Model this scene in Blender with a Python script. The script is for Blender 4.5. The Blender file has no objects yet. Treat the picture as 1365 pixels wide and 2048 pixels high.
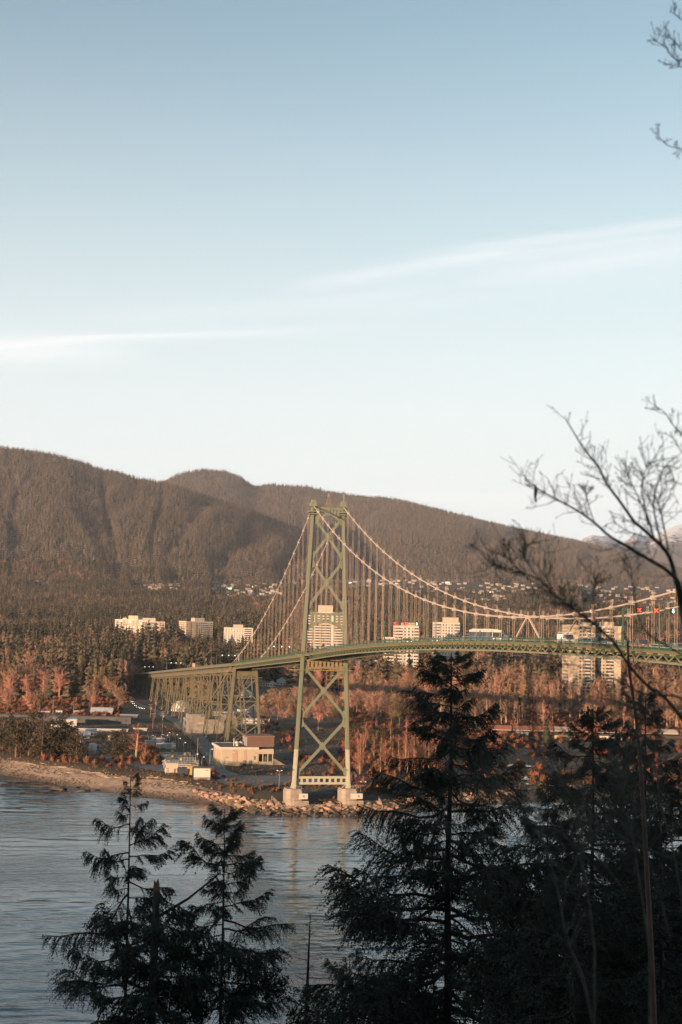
import bpy, math, random
import numpy as np
from mathutils import Vector, Matrix
random.seed(7); rng = np.random.default_rng(7)
sc = bpy.context.scene
COL = sc.collection
R = math.radians

# ------------------------------------------------------------------ camera
F_PX, CAM_H = 2753.6, 67.85
PITCH, ROLL = R(5.024), R(1.386)
_fw = Vector((0, math.cos(PITCH), math.sin(PITCH)))
_rt0, _up0 = Vector((1, 0, 0)), Vector((0, -math.sin(PITCH), math.cos(PITCH)))
_rt = _rt0 * math.cos(ROLL) + _up0 * math.sin(ROLL)
_up = _up0 * math.cos(ROLL) - _rt0 * math.sin(ROLL)
CAM = Vector((0, 0, CAM_H))
cd = bpy.data.cameras.new('camera'); cam = bpy.data.objects.new('camera', cd); COL.objects.link(cam)
cd.sensor_fit = 'VERTICAL'; cd.sensor_height = 36.0; cd.lens = F_PX / 2048 * 36.0
cd.clip_start = 0.2; cd.clip_end = 60000
cam.matrix_world = Matrix(((_rt.x, _up.x, -_fw.x, 0), (_rt.y, _up.y, -_fw.y, 0), (_rt.z, _up.z, -_fw.z, CAM_H), (0, 0, 0, 1)))
cd.dof.use_dof = True; cd.dof.focus_distance = 420; cd.dof.aperture_fstop = 2.8
sc.camera = cam

# ------------------------------------------------------------------ sun, sky
SUN_EL, SUN_LEFT = R(4.3), R(38)          # low winter sun behind the camera, to its left
SUN_STRENGTH, SUN_COL = 5.0, (1.0, 0.64, 0.39)
SKY_STRENGTH, SKY_TINT = 0.15, (0.93, 1.0, 1.0)
EXPOSURE = 1.05
sd = bpy.data.lights.new('sun', 'SUN'); sun = bpy.data.objects.new('sun', sd); COL.objects.link(sun)
sd.energy = SUN_STRENGTH; sd.color = SUN_COL; sd.angle = R(0.5)
_tr = Vector((math.sin(SUN_LEFT) * math.cos(SUN_EL), math.cos(SUN_LEFT) * math.cos(SUN_EL), -math.sin(SUN_EL)))
sun.rotation_euler = _tr.to_track_quat('-Z', 'Y').to_euler(); sun.location = (-400, -300, 300)

world = bpy.data.worlds.new('World'); sc.world = world; world.use_nodes = True
def sky_nodes():
    nt = world.node_tree; N, L = nt.nodes, nt.links; N.clear()
    out = N.new('ShaderNodeOutputWorld'); bg = N.new('ShaderNodeBackground')
    sky = N.new('ShaderNodeTexSky'); sky.sky_type = 'NISHITA'; sky.sun_disc = False
    sky.sun_elevation = SUN_EL; sky.sun_rotation = math.pi + SUN_LEFT
    sky.altitude = 50; sky.air_density = 1.0; sky.dust_density = 0.6; sky.ozone_density = 1.2
    tint = N.new('ShaderNodeMix'); tint.data_type = 'RGBA'; tint.blend_type = 'MULTIPLY'; tint.inputs[0].default_value = 1
    L.new(sky.outputs[0], tint.inputs[6]); tint.inputs[7].default_value = (*SKY_TINT, 1)
    # pale haze towards the horizon, the same all round
    tc = N.new('ShaderNodeTexCoord'); sep = N.new('ShaderNodeSeparateXYZ'); L.new(tc.outputs['Generated'], sep.inputs[0])
    hm = N.new('ShaderNodeMapRange'); hm.interpolation_type = 'SMOOTHSTEP'; L.new(sep.outputs[2], hm.inputs[0]); hm.inputs[1].default_value = 0; hm.inputs[2].default_value = .47; hm.inputs[3].default_value = 1; hm.inputs[4].default_value = 0
    hmix = N.new('ShaderNodeMix'); hmix.data_type = 'RGBA'; L.new(hm.outputs[0], hmix.inputs[0]); L.new(tint.outputs[2], hmix.inputs[6]); hmix.inputs[7].default_value = HORIZON_COL
    # thin cirrus on a flat layer: direction projected to a plane at unit height
    def M(op, a, b=None, c=None):
        m = N.new('ShaderNodeMath'); m.operation = op
        for i, v in enumerate((a, b, c)):
            if v is None: continue
            if isinstance(v, (int, float)): m.inputs[i].default_value = v
            else: L.new(v, m.inputs[i])
        return m.outputs[0]
    zc = M('MAXIMUM', sep.outputs[2], 0.02)
    u = M('DIVIDE', sep.outputs[0], zc); v = M('DIVIDE', sep.outputs[1], zc)
    cmb = N.new('ShaderNodeCombineXYZ'); L.new(u, cmb.inputs[0]); L.new(v, cmb.inputs[1])
    total = None
    def band(p0, p1, w, amp, scale, seed):
        """a streak along p0 -> p1 on the cloud plane, feathered by stretched noise"""
        nonlocal total
        d = Vector(p1) - Vector(p0); ln = d.length; d /= ln
        mp = N.new('ShaderNodeMapping'); mp.vector_type = 'TEXTURE'
        mp.inputs['Location'].default_value = (p0[0], p0[1], 0); mp.inputs['Rotation'].default_value = (0, 0, math.atan2(d.y, d.x))
        L.new(cmb.outputs[0], mp.inputs[0])
        nz = N.new('ShaderNodeTexNoise'); nz.inputs['Scale'].default_value = scale; nz.inputs['Detail'].default_value = 7; nz.inputs['Roughness'].default_value = 0.62
        st = N.new('ShaderNodeMapping'); st.inputs['Scale'].default_value = (0.22, 2.2, 1); st.inputs['Location'].default_value = (seed, seed * 1.7, 0)
        L.new(mp.outputs[0], st.inputs[0]); L.new(st.outputs[0], nz.inputs[0])
        s2 = N.new('ShaderNodeSeparateXYZ'); L.new(mp.outputs[0], s2.inputs[0])
        wob = M('MULTIPLY', M('SUBTRACT', nz.outputs[0], 0.5), w * 1.6)
        across = M('DIVIDE', M('ADD', s2.outputs[1], wob), w)
        g = M('POWER', 2.718, M('MULTIPLY', M('MULTIPLY', across, across), -1.0))
        t = M('DIVIDE', s2.outputs[0], ln)
        sm = N.new('ShaderNodeMapRange'); sm.interpolation_type = 'SMOOTHSTEP'; L.new(t, sm.inputs[0]); sm.inputs[1].default_value = -0.25; sm.inputs[2].default_value = 0.3
        em = N.new('ShaderNodeMapRange'); em.interpolation_type = 'SMOOTHSTEP'; L.new(t, em.inputs[0]); em.inputs[1].default_value = 1.25; em.inputs[2].default_value = 0.7
        nn = N.new('ShaderNodeMapRange'); L.new(nz.outputs[0], nn.inputs[0]); nn.inputs[1].default_value = 0.3; nn.inputs[2].default_value = 0.7; nn.inputs[3].default_value = 0.08
        a = M('MULTIPLY', M('MULTIPLY', g, nn.outputs[0]), M('MULTIPLY', M('MULTIPLY', sm.outputs[0], em.outputs[0]), amp))
        total = a if total is None else M('ADD', total, a)
    def q(px, py):
        r = ray(px, py); return (r.x / r.z, r.y / r.z, 0)
    for b in CIRRUS: band(q(*b[0]), q(*b[1]), *b[2:])
    cl = N.new('ShaderNodeMix'); cl.data_type = 'RGBA'; L.new(M('MINIMUM', total, 0.9), cl.inputs[0])
    L.new(hmix.outputs[2], cl.inputs[6]); cl.inputs[7].default_value = CLOUD_COL
    L.new(cl.outputs[2], bg.inputs[0]); bg.inputs[1].default_value = SKY_STRENGTH
    L.new(bg.outputs[0], out.inputs[0])
HORIZON_COL = (3.15, 3.36, 3.5, 1)
CLOUD_COL = (3.72, 3.7, 3.68, 1)
CIRRUS = [((-300, 714), (190, 690), 0.27, 0.95, 1.7, 3.1), ((20, 684), (680, 656), 0.085, 0.6, 2.2, 8.2), ((100, 676), (400, 668), 0.03, 0.5, 3.0, 4.4), ((180, 640), (760, 592), 0.14, 0.28, 1.6, 12.2),
          ((620, 570), (1000, 505), 0.055, 0.45, 2.0, 5.7), ((900, 512), (1500, 440), 0.07, 0.6, 3.0, 2.3), ((700, 610), (1500, 505), 0.22, 0.24, 2.0, 1.9), ((1000, 560), (1500, 490), 0.16, 0.3, 2.6, 9.3), ((600, 985), (1400, 1003), 0.6, 0.5, .4, 6.1)]
def ray(px, py):
    return (_rt * ((px - 682.5) / F_PX) + _up * ((1024 - py) / F_PX) + _fw)
sky_nodes()
vs = sc.view_settings; vs.view_transform = 'Standard'; vs.look = 'None'; vs.exposure = EXPOSURE; vs.gamma = 1; vs.use_curve_mapping = False
sc.cycles.use_denoising = True
sc.cycles.max_bounces = 6; sc.cycles.diffuse_bounces = 2; sc.cycles.glossy_bounces = 3; sc.cycles.transmission_bounces = 2
sc.cycles.volume_bounces = 0; sc.cycles.transparent_max_bounces = 6; sc.cycles.sample_clamp_indirect = 3

# ------------------------------------------------------------------ helpers
def at_y(px, py, y):
    """where the sight line through a photo point reaches the depth y"""
    r = ray(px, py); return CAM + r * (y / r.y)
def at_z(px, py, z):
    r = ray(px, py); return CAM + r * ((z - CAM_H) / r.z)
def to_px(p):
    d = Vector(p) - CAM; w = d.dot(_fw); return (682.5 + F_PX * d.dot(_rt) / w, 1024 - F_PX * d.dot(_up) / w)

def tag(o, label=None, cat=None, group=None, kind=None):
    if label: o['label'] = label
    if cat: o['category'] = cat
    if group: o['group'] = group
    if kind: o['kind'] = kind
    return o
def thing(name, label, cat, loc=(0, 0, 0), rz=0.0, group=None):
    o = bpy.data.objects.new(name, None); COL.objects.link(o); o.empty_display_size = 0.5
    o.location = loc; o.rotation_euler = (0, 0, rz)
    return tag(o, label, cat, group)
def link(name, me, parent=None, loc=None, rot=None, scl=None):
    o = bpy.data.objects.new(name, me); COL.objects.link(o)
    if parent is not None: o.parent = parent
    if loc is not None: o.location = loc
    if rot is not None: o.rotation_euler = rot
    if scl is not None: o.scale = scl
    return o
def copy_tree(o, parent=None):
    c = o.copy(); COL.objects.link(c)
    if parent is not None: c.parent = parent
    for ch in o.children: copy_tree(ch, c)
    return c

class MB:
    """collects simple solids and links them as one mesh"""
    def __init__(s): s.v = []; s.f = []; s.m = []
    def _add(s, vs, fs, mi=0):
        b = len(s.v); s.v.extend([tuple(p) for p in vs]); s.f.extend([tuple(i + b for i in f) for f in fs]); s.m.extend([mi] * len(fs)); return s
    def box(s, x0, x1, y0, y1, z0, z1, mi=0):
        return s._add([(x0, y0, z0), (x1, y0, z0), (x1, y1, z0), (x0, y1, z0), (x0, y0, z1), (x1, y0, z1), (x1, y1, z1), (x0, y1, z1)],
                      [(0, 3, 2, 1), (4, 5, 6, 7), (0, 1, 5, 4), (1, 2, 6, 5), (2, 3, 7, 6), (3, 0, 4, 7)], mi)
    def loft(s, r0, r1, mi=0, cap=True):
        n = len(r0); fs = [(i, (i + 1) % n, n + (i + 1) % n, n + i) for i in range(n)]
        if cap: fs += [tuple(range(n - 1, -1, -1)), tuple(range(n, 2 * n))]
        return s._add(list(r0) + list(r1), fs, mi)
    def bar(s, p0, p1, w, d, side=None, mi=0):
        """rectangular bar p0 -> p1: w along side, d across"""
        p0, p1 = Vector(p0), Vector(p1); t = (p1 - p0).normalized()
        sd_ = Vector(side) if side is not None else (Vector((0, 0, 1)) if abs(t.z) < .9 else Vector((1, 0, 0)))
        sd_ = (sd_ - t * sd_.dot(t)).normalized(); n = t.cross(sd_)
        a, b = sd_ * w / 2, n * d / 2
        return s.loft([p0 - a - b, p0 + a - b, p0 + a + b, p0 - a + b], [p1 - a - b, p1 + a - b, p1 + a + b, p1 - a + b], mi)
    def tube(s, pts, rad, n=6, mi=0, cap=True):
        pts = [Vector(p) for p in pts]; rs = rad if isinstance(rad, (list, tuple)) else [rad] * len(pts)
        b = len(s.v); ref = None
        for i, p in enumerate(pts):
            t = (pts[min(i + 1, len(pts) - 1)] - pts[max(i - 1, 0)]).normalized()
            if ref is None: ref = Vector((0, 0, 1)) if abs(t.z) < .9 else Vector((1, 0, 0))
            a = (ref - t * ref.dot(t)).normalized(); ref = a; c = t.cross(a)
            for k in range(n):
                an = 2 * math.pi * k / n; s.v.append(tuple(p + (a * math.cos(an) + c * math.sin(an)) * rs[i]))
        fs = []
        for i in range(len(pts) - 1):
            for k in range(n):
                k2 = (k + 1) % n; fs.append((b + i * n + k, b + i * n + k2, b + (i + 1) * n + k2, b + (i + 1) * n + k))
        if cap: fs += [tuple(b + k for k in range(n - 1, -1, -1)), tuple(b + (len(pts) - 1) * n + k for k in range(n))]
        s.f += fs; s.m += [mi] * len(fs); return s
    def lathe(s, prof, n=12, cx=0, cy=0, mi=0):
        b = len(s.v)
        for r, z in prof:
            for k in range(n):
                an = 2 * math.pi * k / n; s.v.append((cx + r * math.cos(an), cy + r * math.sin(an), z))
        fs = [(b + i * n + k, b + i * n + (k + 1) % n, b + (i + 1) * n + (k + 1) % n, b + (i + 1) * n + k) for i in range(len(prof) - 1) for k in range(n)]
        fs += [tuple(b + k for k in range(n - 1, -1, -1)), tuple(b + (len(prof) - 1) * n + k for k in range(n))]
        s.f += fs; s.m += [mi] * len(fs); return s
    def prism(s, poly, axis, a0, a1, mi=0):
        """polygon (2D) extruded along axis 'x','y' or 'z'"""
        f = {'x': lambda p, a: (a, p[0], p[1]), 'y': lambda p, a: (p[0], a, p[1]), 'z': lambda p, a: (p[0], p[1], a)}[axis]
        return s.loft([f(p, a0) for p in poly], [f(p, a1) for p in poly], mi)
    def mesh(s, name, mats, smooth=False):
        me = bpy.data.meshes.new(name); me.from_pydata(s.v, [], s.f)
        for m in (mats if isinstance(mats, (list, tuple)) else [mats]): me.materials.append(m)
        if any(s.m): me.polygons.foreach_set('material_index', s.m)
        if smooth: me.polygons.foreach_set('use_smooth', [True] * len(s.f))
        me.update(); return me
    def build(s, name, mats, parent=None, smooth=False, **k):
        return link(name, s.mesh(name, mats, smooth), parent, **k)
def np_mesh(name, V, F, mat, smooth=False):
    """V (n,3), F (m,3 or 4) arrays"""
    V = np.asarray(V, dtype=np.float32); F = np.asarray(F, dtype=np.int32); k = F.shape[1]
    me = bpy.data.meshes.new(name); me.vertices.add(len(V)); me.vertices.foreach_set('co', V.ravel())
    me.loops.add(F.size); me.loops.foreach_set('vertex_index', F.ravel())
    me.polygons.add(len(F)); me.polygons.foreach_set('loop_start', np.arange(0, F.size, k, dtype=np.int32))
    if smooth: me.polygons.foreach_set('use_smooth', np.ones(len(F), dtype=bool))
    for m in (mat if isinstance(mat, (list, tuple)) else [mat]): me.materials.append(m)
    me.update(calc_edges=True); me.validate(); return me
def grid_faces(nu, nv):
    i = np.arange(nu * nv).reshape(nu, nv)
    return np.stack([i[:-1, :-1].ravel(), i[1:, :-1].ravel(), i[1:, 1:].ravel(), i[:-1, 1:].ravel()], 1)

_perm = np.random.default_rng(3).random((256, 256))
def vnoise(x, y):
    x = np.asarray(x, float); y = np.asarray(y, float)
    xi = np.floor(x).astype(int); yi = np.floor(y).astype(int); fx = x - xi; fy = y - yi
    fx = fx * fx * (3 - 2 * fx); fy = fy * fy * (3 - 2 * fy)
    g = lambda a, b: _perm[a & 255, b & 255]
    return (g(xi, yi) * (1 - fx) + g(xi + 1, yi) * fx) * (1 - fy) + (g(xi, yi + 1) * (1 - fx) + g(xi + 1, yi + 1) * fx) * fy
def fbm(x, y, o=4):
    r = 0; a = .5
    for k in range(o): r = r + a * vnoise(x * 2 ** k + 17.3 * k, y * 2 ** k + 9.1 * k); a *= .5
    return r

# ------------------------------------------------------------------ materials
def mat(name, col, rough=.7, noise=None, bump=None, metal=0.0, emit=None, spec=None, rand=None, coord='Object', island=False):
    """principled; noise = (scale, colour2, contrast[, stretch]); bump = (scale, strength, distance); rand = per-object value spread"""
    m = bpy.data.materials.new(name); m.use_nodes = True; nt = m.node_tree; N, L = nt.nodes, nt.links
    b = N['Principled BSDF']; b.inputs['Base Color'].default_value = (*col, 1); b.inputs['Roughness'].default_value = rough; b.inputs['Metallic'].default_value = metal
    if spec is not None: b.inputs['Specular IOR Level'].default_value = spec
    tc = N.new('ShaderNodeTexCoord'); src = tc.outputs[coord]
    colout = None
    if noise:
        nz = N.new('ShaderNodeTexNoise'); nz.inputs['Scale'].default_value = noise[0]; nz.inputs['Detail'].default_value = 5; nz.inputs['Roughness'].default_value = .6
        if len(noise) > 3:
            mp = N.new('ShaderNodeMapping'); mp.inputs['Scale'].default_value = noise[3]; L.new(src, mp.inputs[0]); L.new(mp.outputs[0], nz.inputs[0])
        else: L.new(src, nz.inputs[0])
        mr = N.new('ShaderNodeMapRange'); L.new(nz.outputs[0], mr.inputs[0]); c = noise[2]; mr.inputs[1].default_value = .5 - .5 / c * .5; mr.inputs[2].default_value = .5 + .5 / c * .5
        mx = N.new('ShaderNodeMix'); mx.data_type = 'RGBA'; L.new(mr.outputs[0], mx.inputs[0]); mx.inputs[6].default_value = (*col, 1); mx.inputs[7].default_value = (*noise[1], 1)
        colout = mx.outputs[2]
    if rand:
        if island: rv = N.new('ShaderNodeNewGeometry').outputs['Random Per Island']
        else: rv = N.new('ShaderNodeObjectInfo').outputs['Random']
        mr = N.new('ShaderNodeMapRange'); L.new(rv, mr.inputs[0]); mr.inputs[3].default_value = 1 - rand; mr.inputs[4].default_value = 1 + rand
        hv = N.new('ShaderNodeHueSaturation'); L.new(mr.outputs[0], hv.inputs['Value'])
        h2 = N.new('ShaderNodeMapRange'); L.new(rv, h2.inputs[0]); h2.inputs[3].default_value = .5 + rand * .06; h2.inputs[4].default_value = .5 - rand * .06; L.new(h2.outputs[0], hv.inputs['Hue'])
        if colout is not None: L.new(colout, hv.inputs['Color'])
        else: hv.inputs['Color'].default_value = (*col, 1)
        colout = hv.outputs[0]
    if colout is not None: L.new(colout, b.inputs['Base Color'])
    if bump:
        nz = N.new('ShaderNodeTexNoise'); nz.inputs['Scale'].default_value = bump[0]; nz.inputs['Detail'].default_value = 4; L.new(src, nz.inputs[0])
        bp = N.new('ShaderNodeBump'); bp.inputs['Strength'].default_value = bump[1]; bp.inputs['Distance'].default_value = bump[2]
        L.new(nz.outputs[0], bp.inputs['Height']); L.new(bp.outputs[0], b.inputs['Normal'])
    if emit:
        b.inputs['Emission Color'].default_value = (*emit[0], 1); b.inputs['Emission Strength'].default_value = emit[1]
    return m
STEEL = mat('green_steel', (.115, .148, .100), .55, noise=(.5, (.175, .165, .115), 1.7, (1, 1, .25)), bump=(2.5, .15, .02))
STEEL_DARK = mat('dark_green_steel', (.035, .075, .05), .55, noise=(.6, (.05, .09, .06), 1.5))
STEEL_PALE = mat('pale_primed_steel', (.30, .30, .22), .6, noise=(.5, (.36, .34, .27), 1.5))
STEEL_OLIVE = mat('olive_steel', (.088, .098, .060), .6, noise=(.3, (.15, .112, .07), 1.6))
BEAM_YEL = mat('yellow_steel', (.26, .20, .10), .6, noise=(.8, (.2, .14, .07), 1.6))  # yellow base with browner mottling
EDGE = mat('deck_edge_paint', (.075, .085, .045), .6, noise=(.4, (.12, .10, .05), 1.6))
CABLE = mat('pale_cable_paint', (.36, .30, .25), .6)
ROPE = mat('rope_paint', (.40, .29, .21), .6)
ASPHALT = mat('asphalt', (.055, .055, .055), .85, noise=(.2, (.085, .08, .075), 1.5))
ROADGREY = mat('worn_gravel_road', (.14, .14, .135), .95, noise=(.15, (.10, .10, .095), 1.5))
CONCRETE = mat('concrete', (.31, .27, .22), .85, noise=(.35, (.19, .15, .11), 1.6), bump=(3, .3, .03))
CONCRETE_DARK = mat('weathered_concrete', (.24, .22, .19), .9, noise=(.3, (.15, .13, .11), 1.7), bump=(2, .3, .05))
WHITE = mat('white_paint', (.50, .47, .42), .6, noise=(.4, (.42, .39, .34), 1.4))
CREAM = mat('cream_wall', (.42, .35, .26), .8, noise=(.15, (.36, .29, .21), 1.4))
CREAM2 = mat('pale_stucco_wall', (.40, .34, .26), .8, noise=(.12, (.34, .28, .21), 1.4))
TAN = mat('tan_wall', (.33, .22, .145), .8, noise=(.15, (.36, .26, .18), 1.4))
GLASS = mat('window_glass', (.05, .055, .06), .12, spec=.6)
GLASS_WARM = mat('curtained_glass', (.22, .19, .15), .3)
ROOF_BROWN = mat('brown_roof', (.09, .06, .05), .9, noise=(.5, (.12, .085, .07), 1.5))
RIB_BROWN = mat('brown_ribbed_cladding', (.19, .115, .085), .65, noise=(.3, (.16, .095, .07), 1.4))
GREY_METAL = mat('grey_sheet_metal', (.28, .29, .29), .55, noise=(.2, (.22, .23, .23), 1.5))
SHADED_CLAD = mat('shaded_grey_cladding', (.075, .075, .075), .8, noise=(.2, (.05, .05, .05), 1.5))  # grey cladding with the shade of the pines put into its colour
LIGHT_ROOF = mat('pale_roof', (.50, .50, .50), .7, noise=(.3, (.40, .40, .40), 1.4))
WOODPOLE = mat('pole_wood', (.20, .12, .075), .9)
BLACK = mat('black_rubber', (.02, .02, .02), .8)
LAMP_ON = mat('lit_lamp', (.9, .85, .75), .4, emit=((1, .86, .66), 3))
RED_ON = mat('lit_red_signal', (.5, .02, .01), .4, emit=((1, .05, .02), 2.5))
GREEN_ON = mat('lit_green_signal', (.1, .6, .4), .4, emit=((.35, 1, .8), 3))
# ------------------------------------------------------------------ land
WATER_Z = -2.0
_coast = [at_z(px, py, WATER_Z) for px, py in ((-1500, 1490), (-600, 1512), (-300, 1527), (0, 1548), (100, 1566), (200, 1583), (280, 1590), (376, 1603), (442, 1611), (482, 1624), (543, 1630), (660, 1632),
          (780, 1629), (830, 1623), (870, 1615), (930, 1609), (1000, 1604), (1040, 1603), (1365, 1606), (1700, 1612), (2600, 1640))]
_cx = np.array([p.x for p in _coast]); _cy = np.array([p.y for p in _coast])
def shore_y(x): return np.interp(x, _cx, _cy)
_bd = np.array([0, 600, 1000, 1300, 1500, 1800, 2200, 2700, 3300, 4000, 4500, 5000, 6000, 9000])
_bz = np.array([4.5, 5, 6.5, 12, 17, 26, 40, 60, 92, 150, 205, 260, 300, 300])
def H(x, y):
    """height of the low ground"""
    x = np.asarray(x, float); y = np.asarray(y, float)
    t = y - shore_y(x)
    wl = np.clip((-45 - x) / 20, 0, 1); wr = np.clip((x - 45) / 40, 0, 1); wm = np.clip(1 - wl - wr, 0, 1)
    rise = wl * np.clip(t * .33 - 2, -9, 5.0) + wm * np.clip(t * .22 - 2, -9, 3.6) + wr * np.clip(np.where(t < 6, t * .33 - 2, (t - 6) * .011), -9, 3.2)
    base = np.interp(y, _bd, _bz) + (fbm(x * .004, y * .004) - .5) * np.clip((y - 900) * .02, 0, 16)
    b = np.clip((t - 20) / 120, 0, 1); b = np.where(wr > .5, np.clip((t - 150) / 250, 0, 1), b)
    z = rise * (1 - b) + base * b
    return z + np.where(t > 4, (fbm(x * .09, y * .09) - .5) * .6, 0)
def ground(px, py):
    """where the sight line through a photo point meets the low ground"""
    r = ray(px, py); lo, hi = 300.0, 5200.0
    ys = np.linspace(lo, hi, 1500); xs = r.x / r.y * ys; zs = CAM_H + r.z / r.y * ys
    k = np.argmax(zs < H(xs, ys)); y = ys[k]
    for _ in range(6):
        z = float(H(r.x / r.y * y, y)); y = (z - CAM_H) / (r.z / r.y) if abs(r.z) > 1e-6 else y
        if not (300 < y < 6000): y = ys[k]; break
    x = r.x / r.y * y
    return Vector((x, y, float(H(x, y))))

LAND = mat('grass_and_scrub_ground', (.030, .028, .017), .95, noise=(.03, (.06, .042, .026), 1.6), bump=(.6, .6, .4))
GRAVEL = mat('beach_gravel', (.29, .22, .165), .95, noise=(.5, (.16, .115, .085), 1.7), bump=(2.2, .8, .18))
FORESTFLOOR = mat('forested_slope', (.040, .033, .023), .95, noise=(.02, (.052, .042, .030), 1.5), bump=(.08, 1, 8))
SNOWROCK = mat('snowy_rock', (.13, .10, .09), .95, noise=(.006, (.16, .125, .11), 1.6))
_ta = np.linspace(-.62, .62, 360)
_y = np.concatenate([np.linspace(470, 760, 120), np.geomspace(765, 7200, 130)])
TA, YY = np.meshgrid(_ta, _y, indexing='ij'); XX = TA * YY
ter = link('terrain', np_mesh('terrain', np.stack([XX, YY, H(XX, YY)], -1).reshape(-1, 3), grid_faces(*TA.shape), LAND, True)); tag(ter, 'low wooded shore rising gently to the mountains', kind='structure')
# gravel beach, a strip lying on the terrain from below the tide line to the grass
bx = np.linspace(-420, -42, 190); bt = np.linspace(-3, 25, 40)
BX, BT = np.meshgrid(bx, bt, indexing='ij'); edge = 16.5 + (fbm(bx * .05, bx * 0) - .5) * 8 ; BT = BT / 25 * edge[:, None]
BY = shore_y(BX) + BT
be = link('beach', np_mesh('beach', np.stack([BX, BY, H(BX, BY) + .12 + .25 * (fbm(BX * .3, BY * .3) - .5)], -1).reshape(-1, 3), grid_faces(*BX.shape), GRAVEL, True)); tag(be, 'strip of brown gravel beach along the water', kind='structure')

RAVINES = {2.2: ((-.178, .018, .0028, 16), (-.132, -.006, .0026, 18), (-.243, .006, .003, 14)), 5.1: ((.12, .03, .004, 12),)}
# mountains: skyline points (photo) carried to a real distance
def make_ridge(name, pts, D, foot, label, material, gully, seed, n=(420, 120), wob=120):
    rr = [ray(*p) for p in pts]; ta = np.array([r.x / r.y for r in rr]); tz = np.array([r.z / r.y for r in rr])
    if not callable(foot): _f0 = foot; foot = lambda a: a * 0 + _f0
    def hz(TA, T):
        ft = foot(TA)
        Dm = D + wob * (fbm(TA * 9 + seed, TA * 0 + seed) - .5) * 2
        Y = ft + (Dm - ft) * T
        Z = CAM_H + Dm * np.interp(TA, ta, tz)
        zf = np.interp(ft, _bd, _bz) - 60
        Tc = np.clip(T, 0, 1); s = 1.12 * Tc - .12 * Tc ** 2.2
        z = zf + (Z - zf) * s
        env = np.clip(np.sin(np.pi * Tc), 0, 1) ** .7
        me_ = fbm(T * 2.2 + seed, TA * 5, 3) * .06
        g = np.abs(fbm((TA + me_) * 26 + seed * 3, T * .8 + seed, 4) - .47) * 2
        z = z + 16 * env * (fbm(TA * 55 + seed, T * 9, 3) - .5)
        z = z + gully * env * (np.clip(g, 0, .22) / .22 - .85) + gully * .35 * env * (fbm(TA * 14, T * 4 + seed, 3) - .5)
        for a_, b_, w_, d_ in RAVINES.get(seed, ()): z = z - d_ * env * np.exp(-((TA - a_ - b_ * (1 - T) - .002 * np.sin(T * 9 + a_ * 40)) / w_) ** 2)
        z = np.where(T > 1, Z - (T - 1) * (Dm - ft) * .45, z)
        return TA * Y, Y, z
    a = np.linspace(-.62, .62, n[0]); t = np.concatenate([np.linspace(0, 1, n[1]), np.linspace(1.03, 1.4, 8)])
    A, T_ = np.meshgrid(a, t, indexing='ij'); X, Y, Z = hz(A, T_)
    o = link(name, np_mesh(name, np.stack([X, Y, Z], -1).reshape(-1, 3), grid_faces(*A.shape), material, True)); tag(o, label, kind='structure')
    def rz_(x, y):
        TA = x / y; Dm = D + wob * (fbm(TA * 9 + seed, TA * 0 + seed) - .5) * 2
        ft = foot(TA); T = (y - ft) / (Dm - ft); z = hz(TA, np.clip(T, 0, 1.2))[2]
        return np.where(T > 0, z, -99)
    return hz, rz_
ridge_near, near_z = make_ridge('mountain', [(-1600, 860), (-700, 850), (-250, 880), (-60, 893), (0, 897), (35, 902), (100, 912), (200, 941), (290, 962), (330, 968), (430, 1002), (520, 1032), (600, 1060), (660, 1092), (740, 1130), (850, 1170), (1000, 1215), (1400, 1260), (2600, 1290)],
                        6900, 4150, 'broad dark forested mountain at left with a long falling ridge', FORESTFLOOR, 20, 2.2)
ridge_far, far_z = make_ridge('mountain', [(-1600, 960), (100, 1010), (260, 985), (325, 966), (365, 949), (410, 941), (450, 944), (480, 955), (500, 970), (512, 975), (545, 972), (580, 973), (620, 977), (700, 995), (760, 999), (800, 1005), (900, 1028), (1000, 1052), (1100, 1075), (1155, 1086), (1250, 1112), (1365, 1142), (1500, 1168), (1900, 1210), (2600, 1250)],
                       10800, lambda a: np.interp(a, [-.14, -.03, .02, .09], [8200, 7700, 5600, 4250]), 'forested mountain behind with a round top sloping down to the right', FORESTFLOOR, 18, 5.1)
make_ridge('snowy_mountain', [(-1600, 1150), (900, 1180), (1100, 1130), (1150, 1092), (1168, 1076), (1185, 1070), (1215, 1073), (1245, 1084), (1258, 1078), (1272, 1072), (1300, 1079), (1325, 1064), (1345, 1054), (1365, 1047), (1420, 1015), (1600, 1000), (2600, 1060)],
           17000, 10000, 'distant hazy mountains with snow on their tops', SNOWROCK, 160, 7.7, (700, 90), 300)
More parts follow.
